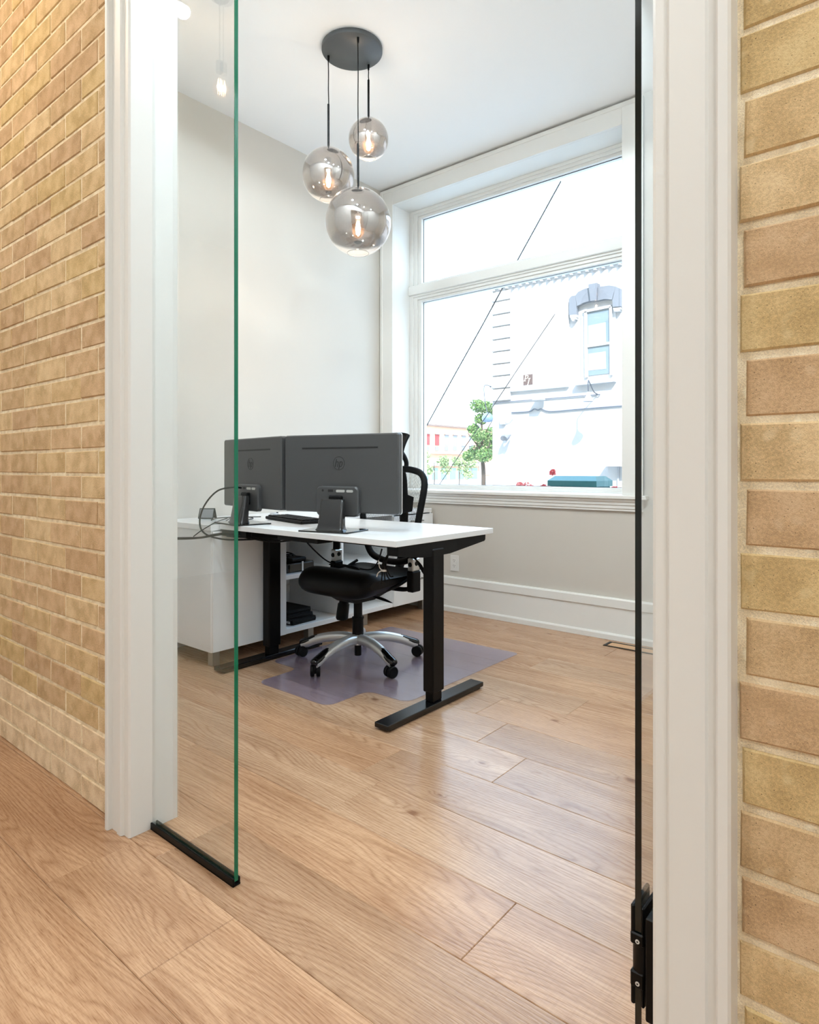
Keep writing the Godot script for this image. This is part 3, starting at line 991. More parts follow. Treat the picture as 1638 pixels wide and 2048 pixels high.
func build_chair() -> void:
	var t := thing("office_chair", "black mesh office chair with headrest and silver five-star base behind the desk", "chair", Vector3(-2.43, 0.0045, -2.485), 0.0)
	# five-star base
	var base := Node3D.new()
	base.name = "base"
	t.add_child(base)
	var st := S()
	cyl(st, Vector3(0, 0.095, 0), Vector3(0, 0.148, 0), 0.036, 0.032, 24)
	obj("hub", st, M.silver, base)
	for k in 5:
		var a := deg_to_rad(4.0 + 72.0 * k)
		var d := Vector3(sin(a), 0, cos(a))
		var path := smooth([d * 0.02 + Vector3(0, 0.122, 0), d * 0.09 + Vector3(0, 0.127, 0), d * 0.17 + Vector3(0, 0.119, 0), d * 0.25 + Vector3(0, 0.098, 0), d * 0.315 + Vector3(0, 0.071, 0), d * 0.335 + Vector3(0, 0.066, 0)], 5)
		var rs := []
		for i in path.size(): rs.append(lerpf(0.0305, 0.0235, float(i) / path.size()))
		st = S()
		tube(st, path, rs, 12, 0.95, Vector3.UP)
		obj("star_leg", st, M.silver, base)
		st = S()
		var cap := smooth([d * 0.205 + Vector3(0, 0.121, 0), d * 0.25 + Vector3(0, 0.108, 0), d * 0.295 + Vector3(0, 0.088, 0), d * 0.325 + Vector3(0, 0.078, 0), d * 0.347 + Vector3(0, 0.069, 0)], 4)
		var cr := []
		for i in cap.size(): cr.append([0.008, 0.014, 0.018, 0.0195, 0.021, 0.0225, 0.0235, 0.024, 0.0245, 0.025, 0.025, 0.025, 0.0245, 0.024, 0.023, 0.02, 0.013][mini(i, 16)])
		tube(st, cap, cr, 12, 0.8, Vector3.UP)
		obj("leg_cap", st, M.gloss_black, base)
		# twin wheel caster
		var p := d * 0.33
		var sw := Basis(Vector3.UP, a + 0.7 + 0.9 * k)
		var ca := Node3D.new()
		ca.name = "caster"
		base.add_child(ca, true)
		for s in [-1, 1]:
			st = S()
			var cx: Vector3 = p + sw * Vector3(s * 0.015, 0, -0.012) + Vector3(0, 0.030, 0)
			var ax: Vector3 = sw * Vector3(1, 0, 0)
			tube(st, [cx - ax * 0.0095, cx - ax * 0.0075, cx + ax * 0.0075, cx + ax * 0.0095], [0.025, 0.030, 0.030, 0.025], 22)
			obj("wheel", st, M.black, ca)
		st = S()
		cyl(st, p + Vector3(0, 0.03, 0), p + Vector3(0, 0.068, 0), 0.011, 0.011, 12)
		bx(st, Vector3(-0.0045, 0.02, -0.02), Vector3(0.0045, 0.05, 0.012), 0.002, Transform3D(sw, p))
		obj("fork", st, M.black, ca)
	# gas column
	st = S()
	cyl(st, Vector3(0, 0.034, 0), Vector3(0, 0.10, 0), 0.019, 0.019, 20)
	obj("column_foot", st, M.black, t)
	st = S()
	cyl(st, Vector3(0, 0.145, 0), Vector3(0, 0.235, 0), 0.031, 0.029, 24)
	cyl(st, Vector3(0, 0.232, 0), Vector3(0, 0.240, 0), 0.0325, 0.0325, 24)
	cyl(st, Vector3(0, 0.238, 0), Vector3(0, 0.36, 0), 0.0235, 0.0235, 24)
	obj("gas_column", st, M.black, t)
	# tilt mechanism and its levers
	st = S()
	prism(st, PackedVector2Array([Vector2(-0.19, 0.40), Vector2(-0.17, 0.365), Vector2(-0.05, 0.335), Vector2(0.09, 0.335), Vector2(0.15, 0.37), Vector2(0.15, 0.415), Vector2(-0.19, 0.43)]), 0.15, Transform3D(Basis(Vector3(0, 0, 1), Vector3(0, 1, 0), Vector3(-1, 0, 0)), Vector3(0.075, 0, 0)), 0.006)
	obj("tilt_mechanism", st, M.black, t)
	st = S()
	tube(st, smooth([Vector3(-0.05, 0.36, 0.04), Vector3(-0.16, 0.352, 0.055), Vector3(-0.225, 0.345, 0.06)], 4), [0.006, 0.006, 0.006, 0.007, 0.009, 0.011, 0.012, 0.012, 0.008], 8, 0.5)
	obj("lever", st, M.black, t)
	st = S()
	tube(st, smooth([Vector3(0.05, 0.36, -0.03), Vector3(0.13, 0.35, -0.04), Vector3(0.21, 0.335, -0.045)], 4), [0.006, 0.008, 0.011, 0.013, 0.014, 0.013, 0.01, 0.006, 0.002], 8, 0.5)
	obj("lever", st, M.black, t)
	st = S()
	tube(st, [Vector3(-0.14, 0.36, -0.04), Vector3(-0.145, 0.29, -0.035), Vector3(-0.146, 0.285, -0.035), Vector3(-0.155, 0.205, -0.03), Vector3(-0.155, 0.198, -0.03)], [0.024, 0.027, 0.033, 0.035, 0.03], 18)
	obj("tension_knob", st, M.black, t)
	# seat: a padded mesh saddle with a waterfall front, a rim along each side
	var prof := [Vector2(-0.245, 0.482), Vector2(-0.20, 0.466), Vector2(-0.10, 0.464), Vector2(0.0, 0.482), Vector2(0.09, 0.508), Vector2(0.16, 0.520), Vector2(0.215, 0.508), Vector2(0.25, 0.470), Vector2(0.258, 0.432), Vector2(0.242, 0.400), Vector2(0.205, 0.382), Vector2(0.12, 0.384), Vector2(0.0, 0.392), Vector2(-0.12, 0.412), Vector2(-0.22, 0.452), Vector2(-0.252, 0.485)]
	var prof3 := []
	for p in prof: prof3.append(Vector3(0, p.y, p.x))
	var sp := smooth(prof3, 4, true)
	var seat_at := func(u: float, v: float) -> Vector3:
		var c: Vector3 = sp[int(round(v * sp.size())) % sp.size()]
		var x := (u - 0.5) * 2.0
		var e := sqrt(maxf(0.0, 1.0 - pow(absf(x), 6.0)))
		var mid := Vector3(0, 0.455, -0.01)
		var q := mid + (c - mid) * Vector3(1, 0.30 + 0.70 * e, 0.66 + 0.34 * e)
		q.y += 0.010 * x * x * smoothstep(0.2, -0.2, c.z)
		q.x = x * 0.247
		return q
	st = S()
	surf(st, 28, sp.size(), seat_at)
	st.set_smooth_group(-1)
	for s in 2:
		for k in range(1, sp.size() - 1):
			var n0 := float(sp.size())
			if s == 1: t3(st, seat_at.call(1.0, 0.0), seat_at.call(1.0, k / n0), seat_at.call(1.0, (k + 1) / n0))
			else: t3(st, seat_at.call(0.0, 0.0), seat_at.call(0.0, (k + 1) / n0), seat_at.call(0.0, k / n0))
	obj("seat", st, M.mesh, t)
	for s in [-1, 1]:
		st = S()
		tube(st, smooth([Vector3(s * 0.235, 0.50, -0.235), Vector3(s * 0.247, 0.472, -0.17), Vector3(s * 0.240, 0.432, -0.06), Vector3(s * 0.215, 0.405, 0.06), Vector3(s * 0.19, 0.392, 0.15)], 5), 0.009, 8)
		obj("seat_rim", st, M.black, t)
	# arms
	for s in [-1, 1]:
		var arm := Node3D.new()
		arm.name = "armrest"
		t.add_child(arm, true)
		st = S()
		tube(st, smooth([Vector3(s * 0.10, 0.395, -0.12), Vector3(s * 0.22, 0.398, -0.12), Vector3(s * 0.275, 0.415, -0.12), Vector3(s * 0.288, 0.45, -0.12)], 4), 0.02, 10, 0.6)
		bx(st, Vector3(s * 0.292 - 0.022, 0.395, -0.155), Vector3(s * 0.292 + 0.022, 0.505, -0.085), 0.006)
		obj("sleeve", st, M.soft_black, arm)
		box_part("clamp", Vector3(s * 0.292 - 0.019, 0.505, -0.15), Vector3(s * 0.292 + 0.019, 0.572, -0.09), M.silver, arm, 0.005)
		st = S()
		cyl(st, Vector3(s * 0.292 + 0.019, 0.545, -0.12), Vector3(s * 0.292 + 0.023, 0.545, -0.12), 0.013, 0.011, 16)
		cyl(st, Vector3(s * 0.292, 0.54, -0.09), Vector3(s * 0.292, 0.54, -0.086), 0.013, 0.011, 16)
		obj("button", st, M.black, arm)
		st = S()
		tube(st, smooth([Vector3(s * 0.292, 0.572, -0.12), Vector3(s * 0.292, 0.62, -0.12), Vector3(s * 0.285, 0.65, -0.10), Vector3(s * 0.275, 0.662, -0.06)], 4), 0.024, 12, 0.75)
		obj("post", st, M.black, arm)
		st = S()
		prism(st, rrect(0.075, 0.20, 0.035, 5), 0.024, Transform3D(Basis(Vector3(1, 0, 0), -PI / 2), Vector3(s * 0.272, 0.662, -0.03)), 0.006)
		obj("arm_pad", st, M.soft_black, arm)
	# back: a bent ring with a knitted mesh across it
	var back_at := func(x: float, y: float) -> Vector3:     # the bent sheet that the back lies in
		return Vector3(x, y, -0.285 - 0.12 * (y - 0.52) + 0.06 * sin((y - 0.5) * 5.6) * 0.5 + 0.55 * x * x)
	var outline := []
	for p in [Vector2(0, 1.042), Vector2(0.10, 1.036), Vector2(0.18, 1.016), Vector2(0.222, 0.975), Vector2(0.232, 0.915), Vector2(0.222, 0.82), Vector2(0.205, 0.72), Vector2(0.185, 0.62), Vector2(0.15, 0.545), Vector2(0.08, 0.515), Vector2(0, 0.508)]:
		outline.append(Vector3(p.x, p.y, 0))
	for k in range(outline.size() - 2, 0, -1): outline.append(Vector3(-outline[k].x, outline[k].y, 0))
	var flat := smooth(outline, 5, true)
	var ring := []
	var ring2 := PackedVector2Array()
	for p in flat:
		ring.append(back_at.call(p.x, p.y))
		ring2.append(Vector2(p.x, p.y))
	st = S()
	tube(st, ring, 0.019, 10, 1.0, Vector3.UP, false, true)
	obj("back_frame", st, M.soft_black, t)
	st = S()
	var pitch := 0.0072
	for vert in [true, false]:
		for k in range(-70, 140):
			var c := k * pitch * (1.0 if vert else 0.8)
			var seg := PackedVector2Array([Vector2(c, 0.45), Vector2(c, 1.1)]) if vert else PackedVector2Array([Vector2(-0.3, c), Vector2(0.3, c)])
			for piece in Geometry2D.intersect_polyline_with_polygon(seg, ring2):
				var a: Vector2 = piece[0]
				var b: Vector2 = piece[piece.size() - 1]
				var n := maxi(4, int(a.distance_to(b) / 0.012))
				var pts := []
				for i in n + 1:
					var p := a.lerp(b, float(i) / n)
					if vert: p.x += 0.0015 * (1 if i % 2 else -1)
					pts.append(back_at.call(p.x, p.y))
				tube(st, pts, 0.0008 if vert else 0.0006, 4, 1.0, Vector3.UP, false)
	var fab := obj("back_mesh", st, M.mesh, t)
	fab.set_meta("kind", "stuff")
	# spine, lumbar pad
	st = S()
	tube(st, smooth([Vector3(0, 0.385, -0.14), Vector3(0, 0.40, -0.27), Vector3(0, 0.47, -0.345), Vector3(0, 0.60, -0.375), Vector3(0, 0.80, -0.385), Vector3(0, 0.98, -0.375), Vector3(0, 1.03, -0.355)], 4), 0.03, 12, 0.55, Vector3.BACK)
	obj("spine", st, M.black, t)
	st = S()
	surf(st, 12, 8, func(u: float, v: float) -> Vector3:
		var x := (u - 0.5) * 0.22
		var y := 0.84 + (v - 0.5) * (0.13 - 0.05 * absf(u - 0.5) * 2)
		return back_at.call(x, y) + Vector3(0, 0, -0.03 - 0.012 * cos((v - 0.5) * 3.0)))
	surf(st, 12, 8, func(u: float, v: float) -> Vector3:
		var x := (u - 0.5) * 0.22
		var y := 0.84 + (v - 0.5) * (0.13 - 0.05 * absf(u - 0.5) * 2)
		return back_at.call(x, y) + Vector3(0, 0, -0.048), true)
	obj("lumbar_pad", st, M.soft_black, t)
	# headrest on a bent bracket
	st = S()
	for s in [-1, 1]:
		tube(st, smooth([Vector3(s * 0.045, 1.03, -0.345), Vector3(s * 0.047, 1.075, -0.352), Vector3(s * 0.05, 1.115, -0.325), Vector3(s * 0.05, 1.15, -0.285)], 5), 0.017, 10, 0.6, Vector3.RIGHT)
	tube(st, [Vector3(-0.062, 1.152, -0.283), Vector3(0.062, 1.152, -0.283)], 0.016, 14)
	obj("headrest_bracket", st, M.soft_black, t)
	var hr := func(u: float, v: float) -> Vector3:
		var x := (u - 0.5) * 0.22
		var y := 1.10 + v * 0.142
		return Vector3(x, y - 0.012 * pow(absf(u - 0.5) * 2.0, 3.0), -0.235 - 0.062 * v * v + 0.9 * x * x)
	st = S()
	surf(st, 14, 10, hr, true)
	surf(st, 14, 10, func(u: float, v: float) -> Vector3: return hr.call(u, v) + Vector3(0, 0, -0.014))
	var hrim := []
	for k in 14: hrim.append(hr.call(k / 14.0, 0.0) + Vector3(0, 0, -0.007))
	for k in 10: hrim.append(hr.call(1.0, k / 10.0) + Vector3(0, 0, -0.007))
	for k in 14: hrim.append(hr.call(1.0 - k / 14.0, 1.0) + Vector3(0, 0, -0.007))
	for k in 10: hrim.append(hr.call(0.0, 1.0 - k / 10.0) + Vector3(0, 0, -0.007))
	tube(st, hrim, 0.010, 8, 1.0, Vector3.UP, false, true)
	obj("headrest", st, M.soft_black, t)

	# the chair's floor mat: clear plastic with a lip
	var pts := PackedVector2Array()
	var raw := [Vector2(-1.835, 3.172), Vector2(-1.835, 2.19), Vector2(-2.075, 2.19), Vector2(-2.075, 1.93), Vector2(-2.578, 1.93), Vector2(-2.578, 2.19), Vector2(-2.80, 2.19), Vector2(-2.80, 3.172)]
	for i in raw.size():
		var p: Vector2 = raw[i]
		var a: Vector2 = (raw[(i - 1 + raw.size()) % raw.size()] - p).normalized()
		var b: Vector2 = (raw[(i + 1) % raw.size()] - p).normalized()
		var r := 0.028 if i in [0, 7] else 0.06
		for k in 6:
			var f := k / 5.0
			pts.append((p + a * r).lerp(p, f).lerp(p.lerp(p + b * r, f), f))
	st = S()
	prism(st, pts, 0.003, Transform3D(Basis(Vector3(1, 0, 0), -PI / 2), Vector3(0, 0.0008, 0)), 0.001)
	tag(obj("chair_mat", st, M.mat_plastic, self), "clear violet-tinted plastic chair mat with a lip on the oak floor", "chair mat")

func build_pendant() -> void:
	var c := Vector3(-2.395, CEIL, -2.405)
	var t := thing("pendant_light", "cluster pendant of three smoked glass globes on a round black ceiling plate", "pendant light", c)
	var st := S()
	lathe(st, [Vector2(0.0, -0.0005), Vector2(0.158, -0.0005), Vector2(0.160, -0.003), Vector2(0.160, -0.022), Vector2(0.157, -0.025), Vector2(0.0, -0.025)], 56)
	var cm := mat(Color(0.30, 0.31, 0.315), 0.38)
	obj("canopy", st, cm, t)
	# each drop: where it leaves the plate, globe centre height, globe radius
	for g in [[Vector2(-2.289, -2.341), 2.307, 0.168, 0.235], [Vector2(-2.513, -2.345), 2.615, 0.140, 0.24], [Vector2(-2.401, -2.537), 2.845, 0.110, 0.215]]:
		var p := Vector3(g[0].x, 0, g[0].y) - Vector3(c.x, 0, c.z)
		var yc: float = g[1] - CEIL
		var r: float = g[2]
		var top := yc + r * 0.98
		var rod: float = g[3]
		var drop := Node3D.new()
		drop.name = "drop"
		t.add_child(drop, true)
		st = S()
		cyl(st, p + Vector3(0, -0.024, 0), p + Vector3(0, -0.052, 0), 0.0065, 0.005, 12)
		var wob := []
		for k in 9:
			var f := k / 8.0
			wob.append(p + Vector3(0.0022 * sin(f * 7.0), lerpf(-0.05, top + rod, f), 0.002 * sin(f * 5.0 + 1.0)))
		tube(st, wob, 0.0028, 7)
		obj("cord", st, M.cable, drop)
		st = S()
		cyl(st, p + Vector3(0, top + rod, 0), p + Vector3(0, top - 0.005, 0), 0.0058, 0.0058, 14)
		cyl(st, p + Vector3(0, top + 0.001, 0), p + Vector3(0, top - r * 0.04, 0), r * 0.19, r * 0.19, 24)
		obj("rod", st, M.black_metal, drop)
		var prof := []
		var film := []
		for k in 41:
			var a := deg_to_rad(lerpf(10.0, 161.0, k / 40.0))
			prof.append(Vector2(sin(a) * r, cos(a) * r))
			film.append(Vector2(sin(a) * (r - 0.0025), cos(a) * (r - 0.0025)))
		st = S()
		lathe(st, prof, 56, Transform3D(Basis(), p + Vector3(0, yc, 0)))
		var ea := deg_to_rad(161.0)
		var lip := []
		for k in 40: lip.append(p + Vector3(cos(TAU * k / 40) * sin(ea) * r, yc + cos(ea) * r, sin(TAU * k / 40) * sin(ea) * r))
		var st_lip := S()
		tube(st_lip, lip, 0.0016, 6, 1.0, Vector3.UP, false, true)
		var shade := obj("globe_shade", st, M.globe, drop)
		obj("lip", st_lip, M.lip, shade)
		st = S()
		lathe(st, film, 56, Transform3D(Basis(), p + Vector3(0, yc, 0)), true)
		obj("silver_film", st, M.film, shade)
		bulb(drop, p + Vector3(0, top - r * 0.06 - maxf(0.0, r - 0.10) * 1.0, 0), 0.14, 2.2, Color(1.0, 0.88, 0.74))
	# a bare bulb pendant in the hall: the glass sidelight mirrors it
	var h := thing("bulb_pendant", "bare filament bulb hanging on a thin cord in the hall", "pendant light", Vector3(-2.6, CEIL, -0.17))
	st = S()
	cyl(st, Vector3(0, -0.0005, 0), Vector3(0, -0.02, 0), 0.05, 0.045, 24)
	obj("canopy", st, M.black_metal, h)
	st = S()
	cyl(st, Vector3(0, -0.018, 0), Vector3(0, -0.33, 0), 0.003, 0.003, 8)
	obj("cord", st, M.cable, h)
	bulb(h, Vector3(0, -0.32, 0), 0.2, 3.0, Color(1.0, 0.90, 0.76))

func build_small_things() -> void:
	# wall outlet
	var p := (at_z(901, 1110, ZW) + at_z(918.5, 1142.5, ZW)) / 2
	var t := thing("power_outlet", "white duplex power outlet on the beige wall under the window", "outlet", Vector3(p.x, p.y, ZW + 0.0005))
	var st := S()
	prism(st, rrect(0.072, 0.116, 0.004, 2), 0.006, Transform3D.IDENTITY, 0.002)
	obj("cover_plate", st, M.plastic_white, t)
	for s in [-1, 1]:
		st = S()
		prism(st, rrect(0.034, 0.029, 0.010, 4), 0.003, Transform3D(Basis(), Vector3(0, s * 0.0195, 0.0055)))
		var r := obj("receptacle", st, M.plastic_white, t)
		st = S()
		bx(st, Vector3(-0.008, s * 0.0195 + 0.000, 0.0084), Vector3(-0.0055, s * 0.0195 + 0.009, 0.0089))
		bx(st, Vector3(0.0055, s * 0.0195 + 0.000, 0.0084), Vector3(0.008, s * 0.0195 + 0.008, 0.0089))
		cyl(st, Vector3(0, s * 0.0195 - 0.007, 0.0084), Vector3(0, s * 0.0195 - 0.007, 0.0089), 0.0026, 0.0026, 10)
		obj("slot", st, M.slot, r)
	# flush floor vent with an oak insert
	t = thing("floor_vent", "flush floor vent with a black frame around an oak insert by the baseboard", "floor vent", Vector3(-1.385, 0.0003, -3.695))
	st = S()
	bx(st, Vector3(-0.155, 0, -0.053), Vector3(0.155, 0.0035, -0.040), 0.0008)
	bx(st, Vector3(-0.155, 0, 0.040), Vector3(0.155, 0.0035, 0.053), 0.0008)
	bx(st, Vector3(-0.155, 0, -0.040), Vector3(-0.138, 0.0035, 0.040), 0.0008)
	bx(st, Vector3(0.138, 0, -0.040), Vector3(0.155, 0.0035, 0.040), 0.0008)
	obj("frame", st, M.black_metal, t)
	st = S()
	for e in [[Vector3(-0.134, 0.0, -0.036), Vector3(0.134, 0.003, 0.036)]]:
		bx(st, e[0], e[1], 0.0006)
	var om := mat(Color(0.80, 0.63, 0.46), 0.4)
	obj("insert", st, om, t)
	# tent frame on the credenza
	t = thing("tent_card_holder", "small black tent-shaped card holder on the credenza top", "card holder", Vector3(-3.325, 0.7525, -2.135), deg_to_rad(38))
	st = S()
	var ang := deg_to_rad(28)
	var bs := Basis(Vector3(1, 0, 0), -ang)
	for e in [[Vector3(-0.045, 0, 0), Vector3(-0.040, 0.066, 0.004)], [Vector3(0.040, 0, 0), Vector3(0.045, 0.066, 0.004)], [Vector3(-0.045, 0, 0), Vector3(0.045, 0.005, 0.004)], [Vector3(-0.045, 0.061, 0), Vector3(0.045, 0.066, 0.004)]]:
		bx(st, e[0], e[1], 0.0008, Transform3D(bs, Vector3(0, 0.002, 0.031)))
	obj("front_frame", st, M.black, t)
	st = S()
	bx(st, Vector3(-0.040, 0.005, 0.001), Vector3(0.040, 0.061, 0.003), 0, Transform3D(bs, Vector3(0, 0.002, 0.031)))
	obj("card", st, mat(Color(0.52, 0.53, 0.54), 0.3), t)
	st = S()
	bx(st, Vector3(-0.045, 0, -0.004), Vector3(0.045, 0.066, 0), 0.0008, Transform3D(Basis(Vector3(1, 0, 0), ang), Vector3(0, 0.002, -0.031)))
	obj("back_panel", st, M.black, t)
	# keyboard
	t = thing("keyboard", "flat black keyboard lying on the desk behind the monitors", "keyboard", Vector3(-2.765, 0.7565, -2.325), deg_to_rad(-13.5))
	st = S()
	bx(st, Vector3(-0.225, 0.0, -0.075), Vector3(0.225, 0.018, 0.075), 0.004)
	obj("case", st, M.black, t)
	for r2 in 5:
		var x := -0.212
		while x < 0.20:
			var kw: float = 0.017 if r2 < 4 or x < -0.15 or x > 0.05 else 0.10
			st = S()
			bx(st, Vector3(x, 0.018, -0.062 + r2 * 0.026), Vector3(x + kw, 0.024, -0.062 + r2 * 0.026 + 0.021), 0.002)
			obj("key", st, M.soft_black, t)
			x += kw + 0.0035
	# mouse
	t = thing("computer_mouse", "pale grey mouse beside the keyboard on the desk", "mouse", Vector3(-3.075, 0.7530, -2.43), deg_to_rad(20))
	st = S()
	surf(st, 12, 16, func(u: float, v: float) -> Vector3:
		var a := u * PI
		var z := (v - 0.5) * 0.11
		var e := sqrt(maxf(0.0, 1.0 - pow((v - 0.5) * 2.0, 2.0)))
		return Vector3(-cos(a) * 0.031 * e, sin(a) * 0.034 * e * (0.8 + 0.3 * v), z), true)
	obj("shell", st, mat(Color(0.70, 0.71, 0.72), 0.35), t)
	st = S()
	cyl(st, Vector3(-0.003, 0.027, -0.03), Vector3(0.003, 0.027, -0.03), 0.006, 0.006, 12)
	obj("wheel", st, M.black, t)

func cable(called: String, label: String, ways: Array, r: float, cat := "cable") -> Node3D:
	var o: Vector3 = ways[0][0]
	var t := thing(called, label, cat, o)
	for w in ways:
		var p := []
		for q in w: p.append(q - o)
		var st := S()
		tube(st, smooth(p, 7), r, 7)
		obj("strand" if ways.size() > 1 else "cord", st, M.cable, t)
	return t

func build_cables() -> void:
	# bundle slung under the desk's end, out past the credenza
	var ways := []
	for k in 4:
		var e := Vector3(0, 0.007 * (k % 2), 0.007 * (k / 2))
		ways.append([at_z(330, 1078, -1.86) + e, at_z(372, 1078, -1.868) + e, at_z(402, 1076, -1.87) + e * 0.6, at_z(432, 1071, -1.89) + e, at_z(462, 1068, -1.925) + e * 0.6, Vector3(-2.72, 0.69, -2.0) + e, Vector3(-2.62, 0.685 - 0.006 * k, -2.08) + e, Vector3(-2.48, 0.692, -2.09) + e])
	cable("cable_bundle", "bundle of black cables running from the desk past the credenza's end", ways, 0.0034)
	cable("desk_cable", "thin black cord dropping from the credenza top to the cable bundle", [[at_y(455, 1036, 0.757), at_y(432, 1044, 0.757), at_z(418, 1052, -1.885), at_z(400, 1063, -1.872), at_z(387, 1073, -1.862)]], 0.0028)
	cable("monitor_cable", "black cable looping down from the monitor's port beside the glass edge", [[Vector3(-2.895, 0.944, -2.065), Vector3(-2.90, 0.948, -2.01), Vector3(-2.95, 0.93, -1.955), Vector3(-3.01, 0.86, -1.92), Vector3(-3.02, 0.775, -1.893), Vector3(-2.965, 0.71, -1.885), Vector3(-2.86, 0.680, -1.94), Vector3(-2.72, 0.683, -2.04)]], 0.0045)
	cable("desk_cable", "thin black cords lying on the credenza behind the card holder", [[Vector3(-3.17, 0.757, -2.06), Vector3(-3.27, 0.757, -2.17), Vector3(-3.22, 0.759, -2.30), Vector3(-3.08, 0.759, -2.28), Vector3(-2.99, 0.759, -2.14)], [Vector3(-3.02, 0.757, -2.05), Vector3(-3.13, 0.760, -2.15), Vector3(-3.24, 0.757, -2.26), Vector3(-3.14, 0.759, -2.38)]], 0.0028)
	# looped cord hanging below the desk over the chair seat
	cable("desk_cable", "black cord sagging under the desk onto the chair seat", [[Vector3(-2.40, 0.70, -2.08), Vector3(-2.42, 0.64, -2.16), Vector3(-2.44, 0.575, -2.26), Vector3(-2.43, 0.545, -2.33), Vector3(-2.34, 0.535, -2.36), Vector3(-2.24, 0.533, -2.38), Vector3(-2.17, 0.58, -2.36), Vector3(-2.07, 0.66, -2.28)], [Vector3(-2.47, 0.545, -2.31), Vector3(-2.40, 0.548, -2.335), Vector3(-2.32, 0.54, -2.35), Vector3(-2.27, 0.536, -2.33), Vector3(-2.32, 0.543, -2.31), Vector3(-2.40, 0.55, -2.325)]], 0.0036)
	var w2 := []
	for k in 4:
		w2.append([Vector3(-1.86 - 0.01 * k, 0.70, -2.12 - 0.01 * k), Vector3(-1.90 + 0.006 * k, 0.63, -2.10), Vector3(-1.905 + 0.01 * k, 0.575, -2.10 - 0.006 * k), Vector3(-1.91 + 0.015 * k, 0.535 + 0.012 * k, -2.10 - 0.01 * k)])
	var cb2 := cable("cable_bundle", "knot of thin black cables tied with a white strip under the desk's free end", w2, 0.003)
	var st := S()
	var q := Vector3(-1.895, 0.598, -2.103) - cb2.position
	tube(st, [q + Vector3(0, -0.004, 0), q + Vector3(0, 0.004, 0)], 0.013, 10)
	tube(st, smooth([q + Vector3(0.005, 0, 0.012), q + Vector3(-0.012, 0.012, 0.016), q + Vector3(-0.02, 0.045, 0.016)], 3), 0.0022, 5)
	tube(st, smooth([q + Vector3(-0.005, 0, 0.012), q + Vector3(-0.022, -0.012, 0.016), q + Vector3(-0.032, -0.03, 0.014)], 3), 0.0025, 5)
	obj("tie", st, M.plastic_white, cb2)
	var w3 := []
	for k in 4:
		w3.append([Vector3(-1.99 + 0.02 * k, 0.70, -2.33), Vector3(-1.93 + 0.01 * k, 0.645, -2.32), Vector3(-1.86, 0.61 - 0.006 * k, -2.31), Vector3(-1.81 + 0.01 * k, 0.575 - 0.02 * k, -2.29), Vector3(-1.765, 0.56 - 0.03 * k, -2.275)])
	cable("cable_bundle", "fan of black cables strung to the desk's free-end leg", w3, 0.003)

# ---------------------------------------------------------------- across the street
func fpoly(px: Array, z: float) -> PackedVector2Array:                  # pixel outline on a wall that faces the office
	var p := PackedVector2Array()
	for e in px:
		var q := at_z(e[0], e[1], z)
		p.append(Vector2(q.x, q.y))
	return p
func fprism(called: String, px: Array, z: float, d: float, m: Material, parent: Node3D, bev := 0.0) -> MeshInstance3D:
	var st := S()
	prism(st, fpoly(px, z), d, Transform3D(Basis(), Vector3(0, 0, z) - parent.position), bev)
	return obj(called, st, m, parent)
func frect(called: String, u0: float, v0: float, u1: float, v1: float, z: float, d: float, m: Material, parent: Node3D) -> MeshInstance3D:
	var a := at_z(u0, v0, z)                                            # top left corner; (u1, v1) bottom right corner
	var b := at_z(u1, v1, z)
	return box_part(called, Vector3(a.x, b.y, z) - parent.position, Vector3(b.x, a.y, z + d) - parent.position, m, parent)

func leaves(parent: Node3D, blobs: Array, n: int, size: float, cols: Array, called := "foliage") -> void:
	for ci in cols.size():
		var st := S()
		for i in n / cols.size():
			var b: Array = blobs[rng.randi() % blobs.size()]
			var d: Vector3 = Vector3(rng.randfn(), rng.randfn(), rng.randfn()).normalized() * b[1] * pow(rng.randf(), 0.45)
			var p: Vector3 = b[0] + d * Vector3(1, 0.85, 1)
			var bs := Basis.from_euler(Vector3(rng.randf() * TAU, rng.randf() * TAU, rng.randf() * TAU)).scaled(Vector3.ONE * size * rng.randf_range(0.6, 1.3))
			var q := [bs * Vector3(-0.5, 0, 0), bs * Vector3(0, 0.12, -0.3), bs * Vector3(0.5, 0, 0), bs * Vector3(0, 0.12, 0.3)]
			t3(st, p + q[0], p + q[1], p + q[2])
			t3(st, p + q[0], p + q[2], p + q[3])
		var o := obj(called, st, cols[ci], parent)
		o.set_meta("kind", "stuff")

